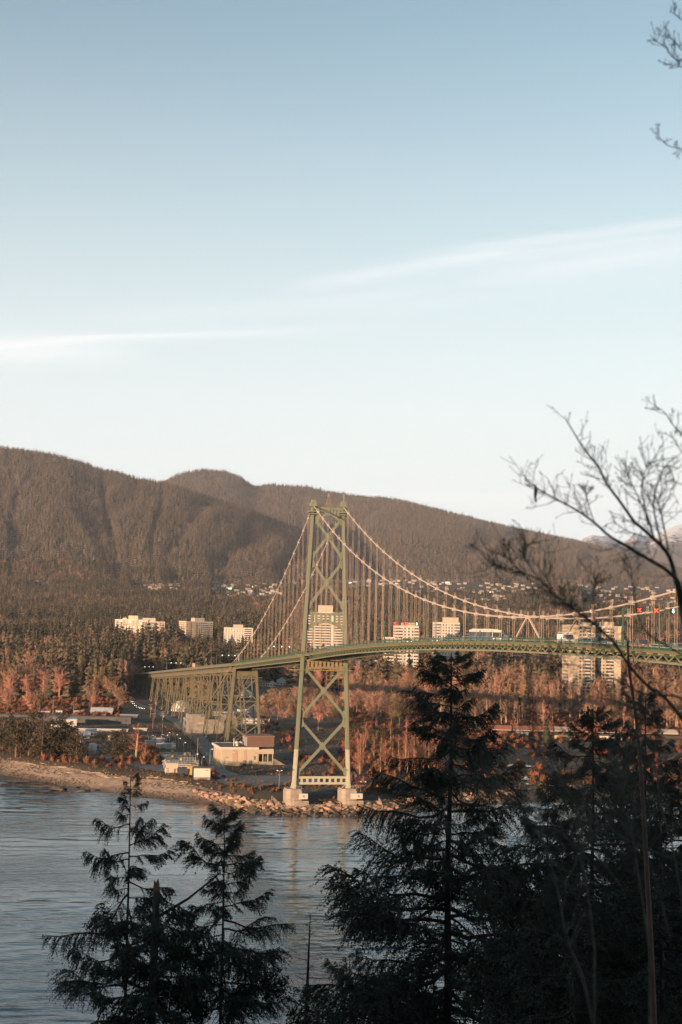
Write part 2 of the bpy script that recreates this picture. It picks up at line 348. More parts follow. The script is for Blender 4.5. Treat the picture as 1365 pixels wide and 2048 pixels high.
def snow_nodes():
    nt = SNOWROCK.node_tree; N, L = nt.nodes, nt.links; b = N['Principled BSDF']
    geo = N.new('ShaderNodeNewGeometry'); s = N.new('ShaderNodeSeparateXYZ'); L.new(geo.outputs['Position'], s.inputs[0])
    nz = N.new('ShaderNodeTexNoise'); nz.inputs['Scale'].default_value = .012; nz.inputs['Detail'].default_value = 8; nz.inputs['Roughness'].default_value = .75; L.new(geo.outputs['Position'], nz.inputs[0])
    mr = N.new('ShaderNodeMapRange'); L.new(s.outputs[2], mr.inputs[0]); mr.inputs[1].default_value = 950; mr.inputs[2].default_value = 1500
    ad = N.new('ShaderNodeMath'); ad.operation = 'MULTIPLY_ADD'; L.new(mr.outputs[0], ad.inputs[0]); ad.inputs[1].default_value = .34; L.new(nz.outputs[0], ad.inputs[2])
    th = N.new('ShaderNodeMapRange'); L.new(ad.outputs[0], th.inputs[0]); th.inputs[1].default_value = .66; th.inputs[2].default_value = .70
    mx = N.new('ShaderNodeMix'); mx.data_type = 'RGBA'; L.new(th.outputs[0], mx.inputs[0])
    L.new(b.inputs['Base Color'].links[0].from_socket, mx.inputs[6]); mx.inputs[7].default_value = (.8, .8, .82, 1); L.new(mx.outputs[2], b.inputs['Base Color'])
snow_nodes()
def wet_edge(m, z0, z1, dark):
    """stones below the tide line are wet and weedy"""
    nt = m.node_tree; N, L = nt.nodes, nt.links; b = N['Principled BSDF']; g = N.new('ShaderNodeNewGeometry'); s = N.new('ShaderNodeSeparateXYZ'); L.new(g.outputs['Position'], s.inputs[0])
    nz = N.new('ShaderNodeTexNoise'); nz.inputs['Scale'].default_value = .25; nz.inputs['Detail'].default_value = 5; L.new(g.outputs['Position'], nz.inputs[0])
    a = N.new('ShaderNodeMath'); a.operation = 'MULTIPLY_ADD'; L.new(nz.outputs[0], a.inputs[0]); a.inputs[1].default_value = 2.6; L.new(s.outputs[2], a.inputs[2])
    r = N.new('ShaderNodeMapRange'); r.interpolation_type = 'SMOOTHSTEP'; L.new(a.outputs[0], r.inputs[0]); r.inputs[1].default_value = z0; r.inputs[2].default_value = z1
    x = N.new('ShaderNodeMix'); x.data_type = 'RGBA'; L.new(r.outputs[0], x.inputs[0]); x.inputs[6].default_value = (*dark, 1); L.new(b.inputs['Base Color'].links[0].from_socket, x.inputs[7]); L.new(x.outputs[2], b.inputs['Base Color'])
wet_edge(GRAVEL, -.6, 1.6, (.075, .052, .036))

def H_all(x, y):
    x = np.asarray(x, float); y = np.asarray(y, float); return np.maximum(np.maximum(H(x, y), near_z(x, y)), far_z(x, y))
def slope_ground(px, py, lo=2500, hi=6000):
    r = ray(px, py); ys = np.linspace(lo, hi, 700); xs = r.x / r.y * ys; zs = CAM_H + r.z / r.y * ys; h = H_all(xs, ys)
    k = int(np.argmax(zs < h)); return Vector((xs[k], ys[k], h[k]))

# water
def water_mat():
    m = bpy.data.materials.new('sea_water'); m.use_nodes = True; nt = m.node_tree; N, L = nt.nodes, nt.links; b = N['Principled BSDF']
    b.inputs['Base Color'].default_value = (.014, .052, .074, 1); b.inputs['Roughness'].default_value = .07; b.inputs['IOR'].default_value = 1.333
    tc = N.new('ShaderNodeTexCoord')
    def nz(scale, stretch, rot, det=3):
        mp = N.new('ShaderNodeMapping'); mp.inputs['Scale'].default_value = stretch; mp.inputs['Rotation'].default_value = (0, 0, R(rot)); L.new(tc.outputs['Object'], mp.inputs[0])
        n = N.new('ShaderNodeTexNoise'); n.inputs['Scale'].default_value = scale; n.inputs['Detail'].default_value = det; n.inputs['Distortion'].default_value = .4; L.new(mp.outputs[0], n.inputs[0]); return n.outputs[0]
    patch = nz(.012, (1, 2.0, 1), 20, 3)
    pm = N.new('ShaderNodeMapRange'); L.new(patch, pm.inputs[0]); pm.inputs[1].default_value = .36; pm.inputs[2].default_value = .62; pm.inputs[3].default_value = .35; pm.inputs[4].default_value = 1.25
    w1 = nz(.7, (.3, 1, 1), 6, 2); w2 = nz(2.0, (.35, 1, 1), -9, 3)
    a = N.new('ShaderNodeMath'); a.operation = 'MULTIPLY_ADD'; L.new(w2, a.inputs[0]); a.inputs[1].default_value = .34; L.new(w1, a.inputs[2])
    bp = N.new('ShaderNodeBump'); bp.inputs['Distance'].default_value = .12; L.new(a.outputs[0], bp.inputs['Height']); L.new(pm.outputs[0], bp.inputs['Strength'])
    L.new(bp.outputs[0], b.inputs['Normal']); return m
WAVE = 1.9
# real wavelets: a grid that is fine where the water is seen, coarse beyond
_ta = np.concatenate([np.linspace(-9, -.36, 24), np.linspace(-.345, .345, 470), np.linspace(.36, 9, 24)])
_wy = np.concatenate([np.linspace(30, 170, 12), np.geomspace(175, 720, 640), np.linspace(730, 1500, 8)])
TA, WY = np.meshgrid(_ta, _wy, indexing='ij'); WX = TA * WY
def wave_z(x, y):
    amp = .25 + 1.15 * np.clip((fbm(x * .011 + .3 * y * .011, y * .007 + 4, 3) - .26) * 3.2, 0, 1)
    u = x * .985 + y * .17; v = -x * .17 + y * .985
    z = (fbm(u * .035, v * .17, 2) - .37) * .30 + (fbm(u * .09 + 9, v * .46, 2) - .37) * .27 + (vnoise(x * .28 + 31, y * .8) - .5) * .10
    return z * amp * WAVE * np.clip((720 - y) / 60, 0, 1) * (np.abs(x / y) < .36) * (y > 172)
wa = link('water', np_mesh('water', np.stack([WX, WY, WATER_Z + wave_z(WX, WY)], -1).reshape(-1, 3), grid_faces(*TA.shape), water_mat(), True)); tag(wa, 'dark rippled sea between the two shores', kind='structure')

# steep wooded headland the photograph is taken from; its forest stands left of and behind the viewpoint
hx = np.linspace(-330, 420, 90); hy = np.concatenate([np.linspace(-520, 0, 30), np.linspace(3, 130, 50)]); HX, HY = np.meshgrid(hx, hy, indexing='ij')
def head_z(x, y):
    z = np.where(y < 2, 66.1 + np.clip(-y, 0, 400) * .03, 66.1 - 1.02 * (y - 2)) + (fbm(x * .06, y * .06) - .5) * np.clip(np.abs(y) * .3, 0, 5)
    return np.maximum(z - np.clip((-200 - x) / 120, 0, 1) * 80, -9)
he = link('headland', np_mesh('headland', np.stack([HX, HY, head_z(HX, HY)], -1).reshape(-1, 3), grid_faces(*HX.shape), FORESTFLOOR, True)); tag(he, 'steep headland under the viewpoint', kind='structure')

# haze over the whole view
hz_m = bpy.data.materials.new('haze'); hz_m.use_nodes = True; _n = hz_m.node_tree; _n.nodes.clear()
_o = _n.nodes.new('ShaderNodeOutputMaterial'); _pv = _n.nodes.new('ShaderNodeVolumePrincipled'); _n.links.new(_pv.outputs[0], _o.inputs['Volume'])
HAZE = 2.1e-5
_pv.inputs['Color'].default_value = (.82, .88, .98, 1); _pv.inputs['Density'].default_value = HAZE; _pv.inputs['Anisotropy'].default_value = .0
hb = MB().box(-14000, 14000, -900, 22000, -12, 2400).build('haze', hz_m); tag(hb, 'thin pale haze over the inlet', kind='stuff')
# ------------------------------------------------------------------ plant meshes (shared)
NEEDLE = mat('conifer_needles', (.036, .040, .018), .85, rand=.45)
NEEDLE_DARK = mat('dark_pine_needles', (.040, .031, .015), .85, rand=.35)
PALEBARK = mat('pale_poplar_bark', (.34, .23, .15), .9, noise=(1.5, (.22, .15, .10), 1.5))
BARK = mat('grey_brown_bark', (.16, .11, .08), .9, noise=(1.5, (.10, .07, .05), 1.5))
TWIG = mat('bare_orange_twigs', (.31, .185, .115), .9, rand=.5)
TWIG_RED = mat('bare_reddish_twigs', (.25, .115, .07), .9, rand=.45)
SHRUB = mat('winter_shrub', (.19, .085, .045), .9, rand=.45)
FAR_NEEDLE = mat('far_conifer', (.118, .097, .072), .9, rand=.6)  # lightened needles: part of the distance haze is put into this colour
FAR_NEEDLE2 = mat('mid_conifer', (.052, .047, .026), .9, rand=.85)

def conifer_mesh(seed, h=1.0, levels=13, per=8, wide=.19, jag=.35, name='crown', material=None, full=True):
    """crown of a unit-high conifer: whorls of drooping triangular boughs"""
    r = random.Random(seed); V = []; F = []
    z0 = .10 if full else .02
    for k in range(levels):
        t = k / (levels - 1); z = z0 + (1 - z0) * (t ** .9) * .97
        rad = wide * (1 - t) ** .75 * (.75 + .5 * r.random()) + .008
        n = max(4, int(per * (1 - t * .45)))
        for j in range(n):
            a = 2 * math.pi * (j + r.random() * .8) / n + k; L = rad * (1 - jag + jag * 2 * r.random() * .8)
            dz = -(.045 + .05 * r.random()) * (1 - t * .5); w = L * .42 + .008; up = .06 * (1 - t) + .03
            c, s = math.cos(a), math.sin(a); b = len(V)
            V += [(0, 0, z + up), (c * L * .55 - s * w, s * L * .55 + c * w, z + dz * .35), (c * L, s * L, z + dz + L * .12), (c * L * .55 + s * w, s * L * .55 - c * w, z + dz * .35), (c * L * .35, s * L * .35, z + dz * 1.25)]
            F += [(b, b + 1, b + 2), (b, b + 2, b + 3), (b + 4, b + 2, b + 1), (b + 4, b + 3, b + 2)]
    b = len(V); V += [(.012, 0, .93), (-.006, .01, .93), (-.006, -.01, .93), (0, 0, 1.0)]; F += [(b, b + 1, b + 3), (b + 1, b + 2, b + 3), (b + 2, b, b + 3)]
    return np_mesh(name, V, F, material or NEEDLE)
def trunk_mesh(r0, r1, z1, n=6, m=None, name='trunk'):
    return MB().tube([(0, 0, -.03), (0, 0, z1 * .5), (0.004, 0, z1)], [r0, (r0 + r1) / 2, r1], n).mesh(name, m or BARK)

def bare_tree_mesh(seed, style='round', material=None):
    """(trunk mesh, crown mesh) of a unit-high leafless tree"""
    r = random.Random(seed); T = MB(); V = []; F = []
    def seg(p, q, ra, rb):
        t = (q - p).normalized(); a = t.orthogonal().normalized(); c = t.cross(a); b = len(V)
        for P_, q_ in ((p, ra), (q, rb)):
            for k in range(3):
                an = 2.094 * k; V.append(P_ + (a * math.cos(an) + c * math.sin(an)) * q_)
        F.extend([(b, b + 1, b + 4), (b, b + 4, b + 3), (b + 1, b + 2, b + 5), (b + 1, b + 5, b + 4), (b + 2, b, b + 3), (b + 2, b + 3, b + 5)])
    def twig(p, d, L, ra):
        q = p + d * L; a = d.orthogonal().normalized() * ra; c = d.cross(a).normalized() * ra; b = len(V)
        V.extend([p + a, p - a * .5 + c * .87, p - a * .5 - c * .87, q]); F.extend([(b, b + 1, b + 3), (b + 1, b + 2, b + 3), (b + 2, b, b + 3)])
    def rnd(d, ang):
        v = Vector((r.gauss(0, 1), r.gauss(0, 1), r.gauss(0, 1))); v = (v - d * v.dot(d)).normalized(); return (d * math.cos(ang) + v * math.sin(ang)).normalized()
    tall = style in ('poplar', 'birch')
    top = {'round': .42, 'poplar': .93, 'birch': .95, 'open': .30}[style]
    lean = Vector((r.uniform(-.04, .04), r.uniform(-.04, .04), 0))
    pts = [Vector((0, 0, -.02)), Vector((0, 0, top * .4)) + lean * .5, Vector((0, 0, top)) + lean]
    r0 = .020 if not tall else .0145
    T.tube(pts, [r0, r0 * .75, r0 * .35 if not tall else .002], 6)
    def at(t):
        t *= 2; i = min(int(t), 1); return pts[i].lerp(pts[i + 1], t - i)
    nl = {'round': 11, 'poplar': 34, 'birch': 30, 'open': 9}[style]
    for i in range(nl):
        f = i / (nl - 1)
        if tall:
            t = .28 + .7 * f; L = (.16 if style == 'poplar' else .17) * (1 - .62 * f) * r.uniform(.7, 1.2); d = rnd(Vector((0, 0, 1)), R(r.uniform(32, 58)))
        else:
            t = r.uniform(.55, 1.0); L = r.uniform(.36, .60); ang = r.uniform(6, 72); d = rnd(Vector((0, 0, 1)), R(ang)); L *= 1 - ang / 200
        p = at(t); ra = .0085 if not tall else .0045
        q = p
        for s_ in range(3):
            q2 = q + d * L / 3; seg(q, q2, ra * (1 - s_ * .28), ra * (1 - (s_ + 1) * .28)); q = q2
            d = (rnd(d, R(r.uniform(6, 24))) + Vector((0, 0, .08))).normalized()
            for _ in range(4 if not tall else 2):
                d2 = rnd(d, R(r.uniform(22, 52))); l2 = L * r.uniform(.26, .5) * (1 - s_ * .15); m0 = q2 - d * L / 3 * r.random(); m1 = m0 + d2 * l2
                seg(m0, m1, ra * .42, ra * .2)
                for _ in range(6 if not tall else 5):
                    d3 = (rnd(d2, R(r.uniform(15, 50))) + Vector((0, 0, .04))).normalized(); s0 = m0.lerp(m1, r.uniform(.2, 1)); l3 = l2 * r.uniform(.35, .75)
                    twig(s0, d3, l3, .0034 if not tall else .0028)
                    for _ in range(2): twig(s0 + d3 * l3 * r.uniform(.3, .8), rnd(d3, R(r.uniform(20, 45))), l3 * .6, .0026)
    return T.mesh('trunk', PALEBARK if tall else BARK), np_mesh('crown', [tuple(v) for v in V], F, material or TWIG)

def pine_mesh(seed):
    """broad irregular crown of needle tufts gathered in clumps"""
    r = random.Random(seed); V = []; F = []
    for k in range(46):
        t = r.random() ** .8; a = r.uniform(0, 6.28); q = (.40 * math.sin(math.pi * (.16 + .80 * t)) ** .8) * r.uniform(.35, 1.0); c = Vector((math.cos(a) * q, math.sin(a) * q, .10 + .84 * t)); cr = r.uniform(.07, .13) * (1.15 - .5 * t)
        for j in range(34):
            d = Vector((r.gauss(0, 1), r.gauss(0, 1), r.gauss(.25, .8))).normalized(); p = c + d * cr * r.uniform(.2, .9); e = p + d * cr * r.uniform(.35, .6); w = d.cross(Vector((r.gauss(0, 1), r.gauss(0, 1), r.gauss(0, 1)))).normalized() * cr * r.uniform(.14, .26); b = len(V)
            V.extend([p - w, p + w, e]); F.append((b, b + 1, b + 2))
    return np_mesh('crown', [tuple(v) for v in V], F, NEEDLE_DARK)
CONIFERS = [(trunk_mesh(.016, .004, .9), conifer_mesh(i, levels=14 + i % 3, per=9, wide=.15 + .03 * (i % 3), jag=.45)) for i in range(6)]
PINES = [(trunk_mesh(.022, .006, .85), pine_mesh(50 + i)) for i in range(4)]
ROUND = [bare_tree_mesh(100 + i, 'round') for i in range(5)] + [bare_tree_mesh(110 + i, 'open') for i in range(2)]
POPLAR = [bare_tree_mesh(120 + i, 'poplar') for i in range(4)]
BIRCH = [bare_tree_mesh(130 + i, 'birch', TWIG_RED) for i in range(4)]

# scatter: one object whose points carry instances of small tree meshes
def source_collection(name, meshes):
    c = bpy.data.collections.new(name)
    for i, m in enumerate(meshes):
        o = bpy.data.objects.new('%s_%02d' % (name, i), m); c.objects.link(o)
    return c
def scatter(name, pts, scl, idx, coll, label, kind='stuff', mat_=None):
    n = len(pts); me = bpy.data.meshes.new(name); me.vertices.add(n); me.vertices.foreach_set('co', np.asarray(pts, np.float32).ravel())
    a = me.attributes.new('scl', 'FLOAT_VECTOR', 'POINT'); a.data.foreach_set('vector', np.asarray(scl, np.float32).ravel())
    a = me.attributes.new('idx', 'INT', 'POINT'); a.data.foreach_set('value', np.asarray(idx, np.int32))
    a = me.attributes.new('rot', 'FLOAT_VECTOR', 'POINT'); rz = np.zeros((n, 3), np.float32); rz[:, 2] = rng.random(n) * 6.283; a.data.foreach_set('vector', rz.ravel())
    o = link(name, me)
    ng = bpy.data.node_groups.new(name + '_nodes', 'GeometryNodeTree')
    ng.interface.new_socket('Geometry', in_out='INPUT', socket_type='NodeSocketGeometry'); ng.interface.new_socket('Geometry', in_out='OUTPUT', socket_type='NodeSocketGeometry')
    N, L = ng.nodes, ng.links; gi = N.new('NodeGroupInput'); go = N.new('NodeGroupOutput'); ip = N.new('GeometryNodeInstanceOnPoints')
    ci = N.new('GeometryNodeCollectionInfo'); ci.inputs['Collection'].default_value = coll; ci.inputs['Separate Children'].default_value = True; ci.inputs['Reset Children'].default_value = True
    def at_(nm, ty):
        x = N.new('GeometryNodeInputNamedAttribute'); x.data_type = ty; x.inputs['Name'].default_value = nm
        return next(s for s in x.outputs if s.enabled)
    L.new(gi.outputs[0], ip.inputs['Points']); L.new(ci.outputs[0], ip.inputs['Instance']); ip.inputs['Pick Instance'].default_value = True
    L.new(at_('idx', 'INT'), ip.inputs['Instance Index']); L.new(at_('scl', 'FLOAT_VECTOR'), ip.inputs['Scale'])
    L.new(at_('rot', 'FLOAT_VECTOR'), ip.inputs['Rotation'])
    L.new(ip.outputs[0], go.inputs[0])
    md = o.modifiers.new('scatter', 'NODES'); md.node_group = ng
    tag(o, label, kind=kind); return o
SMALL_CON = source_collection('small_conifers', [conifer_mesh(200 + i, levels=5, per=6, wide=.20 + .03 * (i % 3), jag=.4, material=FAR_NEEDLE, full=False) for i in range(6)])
MID_CON = source_collection('mid_conifers', [conifer_mesh(220 + i, levels=9, per=8, wide=.17 + .03 * (i % 3), jag=.45, material=FAR_NEEDLE2, full=False) for i in range(6)])
def joined(tr, cr, m):
    a = np.array([v.co for v in tr.vertices]); b = np.array([v.co for v in cr.vertices]); V = np.concatenate([a, b])
    tr.calc_loop_triangles(); fa = np.array([t.vertices for t in tr.loop_triangles]); cr.calc_loop_triangles(); fb = np.array([t.vertices for t in cr.loop_triangles]) + len(a)
    return np_mesh('bare_tree', V, np.concatenate([fa, fb]), m)
MID_BARE = source_collection('mid_bare', [joined(*t, TWIG) for t in ROUND[:4] + POPLAR[:3]])

# forest cover of the two near mountains
def cover(hz, n, name, label):
    a = rng.uniform(-.30, .30, n); t = rng.random(n) ** .8
    a, t = a, t * 1.0
    x, y, z = hz(a, t); keep = (rng.random(n) < y / 9000 * 1.3)
    thin = fbm(a * 60, t * 25) ; keep &= rng.random(n) < np.clip((thin - .22) * 4, .25, 1)
    x, y, z = x[keep], y[keep], z[keep]; h = rng.uniform(14, 30, len(x)) * np.where(rng.random(len(x)) < .12, 1.35, 1) * np.clip(y / 7000, .9, 1.25) * np.clip(.8 + .5 * fbm(x * .004, y * .004), .7, 1.3)
    return scatter(name, np.stack([x, y, z - 2], 1), np.stack([h * 1.15, h * 1.15, h], 1), rng.integers(0, 6, len(x)), SMALL_CON, label)
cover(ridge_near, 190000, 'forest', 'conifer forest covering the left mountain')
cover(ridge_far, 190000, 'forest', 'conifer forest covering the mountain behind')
# ------------------------------------------------------------------ the suspension bridge
BR = Vector((-5.13, 549.63, 0)); BRZ = R(13.377)
_BA, _BR = Vector((-math.sin(BRZ), math.cos(BRZ), 0)), Vector((math.cos(BRZ), math.sin(BRZ), 0))
def bw(v, s, z): return BR + _BR * v + _BA * s + Vector((0, 0, z))
ZT, ZM, HALF = 118.5, 72.5, 236.5
def zb(s):
    if s <= 0: return 66.2 - 7.6 * ((s + HALF) / HALF) ** 2
    return 58.6 - .049 * s if s < 185.5 else 49.5 - .0435 * (s - 185.5)
def zc(s):
    if s <= 0: return ZM + (ZT - ZM) * ((s + HALF) / HALF) ** 2
    t = s / 185.5; return ZT + (52.2 - ZT) * t - 4 * 7.0 * t * (1 - t)
bridge = thing('suspension_bridge', 'green steel suspension bridge with tall cross braced tower and pale main cables', 'bridge', BR, BRZ)
def leg_v(z): return 11.0 - (z - 6.7) * (4.9 / 111.8)
def tower(s0):
    root = thing('tower', None, None, (0, s0, 0)); root.parent = bridge
    for sg in (-1, 1):
        m = MB()
        def rect(z, w, d): c = sg * leg_v(z); return [(c - w / 2, -d / 2, z), (c + w / 2, -d / 2, z), (c + w / 2, d / 2, z), (c - w / 2, d / 2, z)]
        for (w0, d0, w1, d1) in ((.8, 2.7, .65, 2.1), (1.6, 1.6, 1.3, 1.3)):
            m.loft(rect(22, w0, d0), rect(118, w1, d1), 0)
            m.loft(rect(9.5, w0 * 1.04, d0 * 1.04), rect(22, w0, d0), 1)
            m.loft(rect(6.9, w0 * 1.45, d0 * 1.4), rect(9.5, w0 * 1.04, d0 * 1.04), 1)
        lg = m.build('leg', [STEEL, STEEL_PALE], root); sp_ = MB()
        for z in range(14, 116, 9):
            w_ = 1.6 - .3 * (z - 9) / 107 + .08; c_ = sg * leg_v(z); sp_.box(c_ - w_ / 2, c_ + w_ / 2, -w_ / 2 - .02, w_ / 2 + .02, z - .35, z + .35)
        tag(sp_.build('splice_plate', STEEL, lg), kind='stuff')
        t = MB()                                                            # capital: ledge, saddle housing, finials
        c = sg * leg_v(117)
        t.box(c - 1.9, c + 1.9, -2.6, 2.6, 115.6, 116.1).box(c - 1.7, c + 1.7, -2.3, 2.3, 114.7, 115.1).box(c - 1.2, c + 1.2, -1.7, 1.7, 118, 119.6)
        t.box(c - .8, c + .8, -1.1, 1.1, 119.6, 120.6)
        for k in (-1.75, -.6, .6, 1.75):
            for j in (-2.4, 2.4): t.box(c + k - .05, c + k + .05, j - .05, j + .05, 116.1, 117.3)
        for j in (-2.4, 2.4): t.box(c - 1.8, c + 1.8, j - .04, j + .04, 117.2, 117.32)
        for k in (-.7, .7): t.box(c + k - .09, c + k + .09, -.1, .1, 120.6, 121.2)
        t.build('capital', STEEL, root)
    def brace(z0, z1, low=False):
        """one X between the legs: four arms meeting in a gusset"""
        for sg in (-1, 1):
            m = MB(); a = sg * (leg_v(z0) - .7); b = -sg * (leg_v(z1) - .7)
            d = Vector((b - a, 0, z1 - z0)); 
            off = .0 if sg > 0 else .012
            m.bar((a, off, z0), (b, off, z1), 1.02, .85 + off, side=Vector((-(z1 - z0), 0, b - a)))
            m.build('cross_brace', STEEL_PALE if low else STEEL, root)
        zc_ = z0 + (z1 - z0) * leg_v(z0) / (leg_v(z0) + leg_v(z1))
        MB().prism([(0, zc_ - 1.7), (1.25, zc_), (0, zc_ + 1.7), (-1.25, zc_)], 'y', -.55, .55).build('gusset', STEEL, root)
        for sg in (-1, 1):
            for z, u in ((z0, 1), (z1, -1)):
                v = leg_v(z) - .75; g = MB()
                g.prism([(sg * v, z - 1.2 * u), (sg * v, z + 3.0 * u), (sg * (v - 1.7), z + 1.9 * u), (sg * (v - .8), z - .7 * u)], 'y', -.53, .53)
                g.build('gusset', STEEL, root)
    brace(97.6, 113.5); brace(78.0, 96.2); brace(34.6, 54.2); brace(12.4, 33.2)
    def pierced(zlo, zhi, arch_lo, arch_hi, n, hole, name, material, thick=.8, zc0=None):
        """strut of two chords and posts: openings between the posts; arch = rise of lower / sag of upper edge"""
        m = MB(); v = leg_v((zlo + zhi) / 2) - .6; N_ = 24
        lo = lambda x: zlo - arch_lo * (x / v) ** 2 * 1.0
        hi = lambda x: zhi + arch_hi * (x / v) ** 2
        for i in range(N_):
            x0, x1 = -v + 2 * v * i / N_, -v + 2 * v * (i + 1) / N_
            m.prism([(x0, lo(x0)), (x1, lo(x1)), (x1, zlo + hole[0] - arch_lo * .6 * (x1 / v) ** 2), (x0, zlo + hole[0] - arch_lo * .6 * (x0 / v) ** 2)], 'y', -thick / 2, thick / 2)
            m.prism([(x0, zhi - hole[1] + arch_hi * .6 * (x0 / v) ** 2), (x1, zhi - hole[1] + arch_hi * .6 * (x1 / v) ** 2), (x1, hi(x1)), (x0, hi(x0))], 'y', -thick / 2, thick / 2)
        for i in range(n + 1):
            x = -v + 2 * v * i / n; w = .42
            m.prism([(x - w, zlo + hole[0] - .05 - arch_lo * .6 * (x / v) ** 2), (x + w, zlo + hole[0] - .05 - arch_lo * .6 * (x / v) ** 2), (x + w, zhi - hole[1] + .05 + arch_hi * .6 * (x / v) ** 2), (x - w, zhi - hole[1] + .05 + arch_hi * .6 * (x / v) ** 2)], 'y', -thick / 2 + .01, thick / 2 - .01)
        m.build(name, material, root)
    pierced(114.5, 118.0, 3.4, 0, 8, (1.0, 1.1), 'portal_strut', STEEL)
    pierced(71.6, 75.6, 3.2, 1.0, 8, (1.0, 1.0), 'portal_strut', STEEL)
    pierced(53.6, 57.0, .5, 0, 10, (.7, .6), 'portal_strut', BEAM_YEL)
    pierced(8.3, 11.5, 0, 0, 9, (.9, .9), 'portal_strut', STEEL_PALE)
    for sg in (-1, 1):                                                      # knee under the bottom strut
        MB().bar((sg * (leg_v(9) - 1), 0, 8.6), (sg * (leg_v(8) - 4.2), 0, 5.2), .25, .2).build('knee_brace', STEEL_PALE, root)
    MB().box(-14.6, 10.8, -2.2, -1.9, 52.9, 53.2).box(-14.6, 10.8, -2.1, -2.0, 54.0, 54.08).build('walkway_beam', BEAM_YEL, root)
    sp = MB()                                                               # beacon cage and antenna on the top strut
    for a, b in ((-1, -1), (1, -1), (1, 1), (-1, 1)): sp.bar((a * .9, a * 0 + b * .9, 118), (a * .15, b * .15, 122.2), .12, .12)
    for z, w in ((119.2, .68), (120.6, .40)): sp.box(-w, w, -w, w, z, z + .08)
    sp.box(-.3, .3, -.3, .3, 122.2, 123.3)
    sp.build('beacon', BEAM_YEL, root)
    MB().tube([(6.2, -.6, 119), (6.2, -.6, 123.6)], .07, 5).build('antenna', WHITE, root)
    r_ = MB()
    for y in (-.9, .9): r_.box(-4.9, 4.9, y - .04, y + .04, 119.0, 119.1).box(-4.9, 4.9, y - .04, y + .04, 118.5, 118.58)
    for i in range(11):
        for y in (-.9, .9): r_.box(-4.9 + .98 * i - .04, -4.9 + .98 * i + .04, y - .04, y + .04, 117.9, 119.1)
    r_.build('top_railing', STEEL, root)
    return root
tower(0); tower(-2 * HALF)

# cables
for v in (-6.1, 6.1):
    ss = list(np.linspace(-2 * HALF, 0, 105)) + list(np.linspace(4, 185.5, 42))
    MB().tube([(v, s, zc(s)) for s in ss] + [(v * 1.35, 300, 14)], .21, 8).build('main_cable', CABLE, bridge, smooth=True)
P_ = 2 * HALF / 52
hang = [-2 * HALF + P_ * i for i in range(1, 52)] + [P_ * i for i in range(1, 20)]
band_me = MB().box(-.42, .42, -.45, .45, -.40, .34).box(.12, .2, -.08, 0, .34, 1.35).box(-.2, -.12, -.08, 0, .34, 1.35).mesh('cable_band', CABLE)
for v in (-6.1, 6.1):
    for s in hang:
        L_ = zc(s) - zb(s) - .2
        b = link('cable_band', band_me, bridge, (v, s, zc(s)))
        m = MB()
        for a in (-.22, .22): m.tube([(v + a, s, zb(s)), (v + a, s, zc(s))], .036, 5, cap=False)
        m.build('hanger', ROPE, bridge)
for v in (-6.1, 6.1):                                                       # inclined ties at mid span and at the side span end
    for s in (-HALF, ):
        for k in (-1, 1): MB().bar((v, s + k * .8, zc(s) - .2), (v, s + k * 9.0, zb(s) + .5), .4, .34).build('inclined_tie', CABLE, bridge)
    for s0, s1, k in ((179, 180.5, 0), (174, 171.5, 1)):
        MB().bar((v, s0 - .5, zc(s0) - .2), (v, s1, zb(s1) + .6), .3, .3).build('inclined_tie', CABLE, bridge)

# deck
def strip(ss, prof, z_of):
    """open profile [(v,dz)...] swept along s"""
    V = [(v, s, z_of(s) + dz) for s in ss for v, dz in prof]; return np.array(V), grid_faces(len(ss), len(prof))
def sweep_box(ss, v0, v1, d0, d1, name, material, parent, z_of=zb):
    prof = [(v0, d0), (v0, d1), (v1, d1), (v1, d0), (v0, d0)]
    V, F = strip(ss, prof, z_of); return link(name, np_mesh(name, V, F, material), parent)
SS = list(np.linspace(-2 * HALF - 30, 0, 120)) + list(np.linspace(4, 185.5, 45))
sweep_box(SS, -5.9, 5.9, .02, .45, 'road_deck', ASPHALT, bridge)
for sg in (-1, 1):
    a, b = sorted((sg * 6.6, sg * 8.15)); sweep_box(SS, a, b, .12, .50, 'sidewalk', CONCRETE_DARK, bridge)
    a, b = sorted((sg * 8.152, sg * 8.25)); sweep_box(SS, a, b, .05, .62, 'fascia', EDGE, bridge)
    a, b = sorted((sg * 6.05, sg * 6.45)); sweep_box(SS, a, b, -.45, -.15, 'top_chord', STEEL_DARK, bridge)
    a, b = sorted((sg * 5.9, sg * 6.6)); sweep_box(SS, a, b, -1.85, -1.4, 'bottom_chord', STEEL, bridge)
    for v in (5.2, 5.6):                                                    # kerb barrier beside the traffic
        a, b = sorted((sg * 5.93, sg * 6.0)); 
    a, b = sorted((sg * 5.93, sg * 6.02)); sweep_box(SS, a, b, 1.0, 1.2, 'barrier_rail', STEEL_PALE, bridge)
for v in (-4, -2, 0, 2, 4): sweep_box(SS, v - .1, v + .1, -.75, -.05, 'stringer', STEEL_DARK, bridge)
BAY = P_ / 2
def bay_items():
    be = MB()
    be.box(-8.4, -7.3, -.17, .17, -.26, .06, 1).box(7.3, 8.4, -.17, .17, -.26, .06, 1).box(-7.3, 7.3, -.14, .14, -.55, -.06, 0)
    be_m = be.mesh('floor_beam', [STEEL_DARK, BEAM_YEL])
    vv = MB()
    d = MB(); 
    return be_m
beam_me = bay_items()
def vee(L_):
    m = MB(); m.bar((0, -L_ / 2 + .35, -.42), (0, 0, -1.4), .26, .2, side=(0, 1, 0)); m.bar((0, L_ / 2 - .35, -.42), (0, 0, -1.4), .26, .2, side=(0, 1, 0)); m.box(-.12, .12, -.3, .3, -1.42, -1.16); return m.mesh('truss_panel', STEEL)
vee_me = vee(BAY)
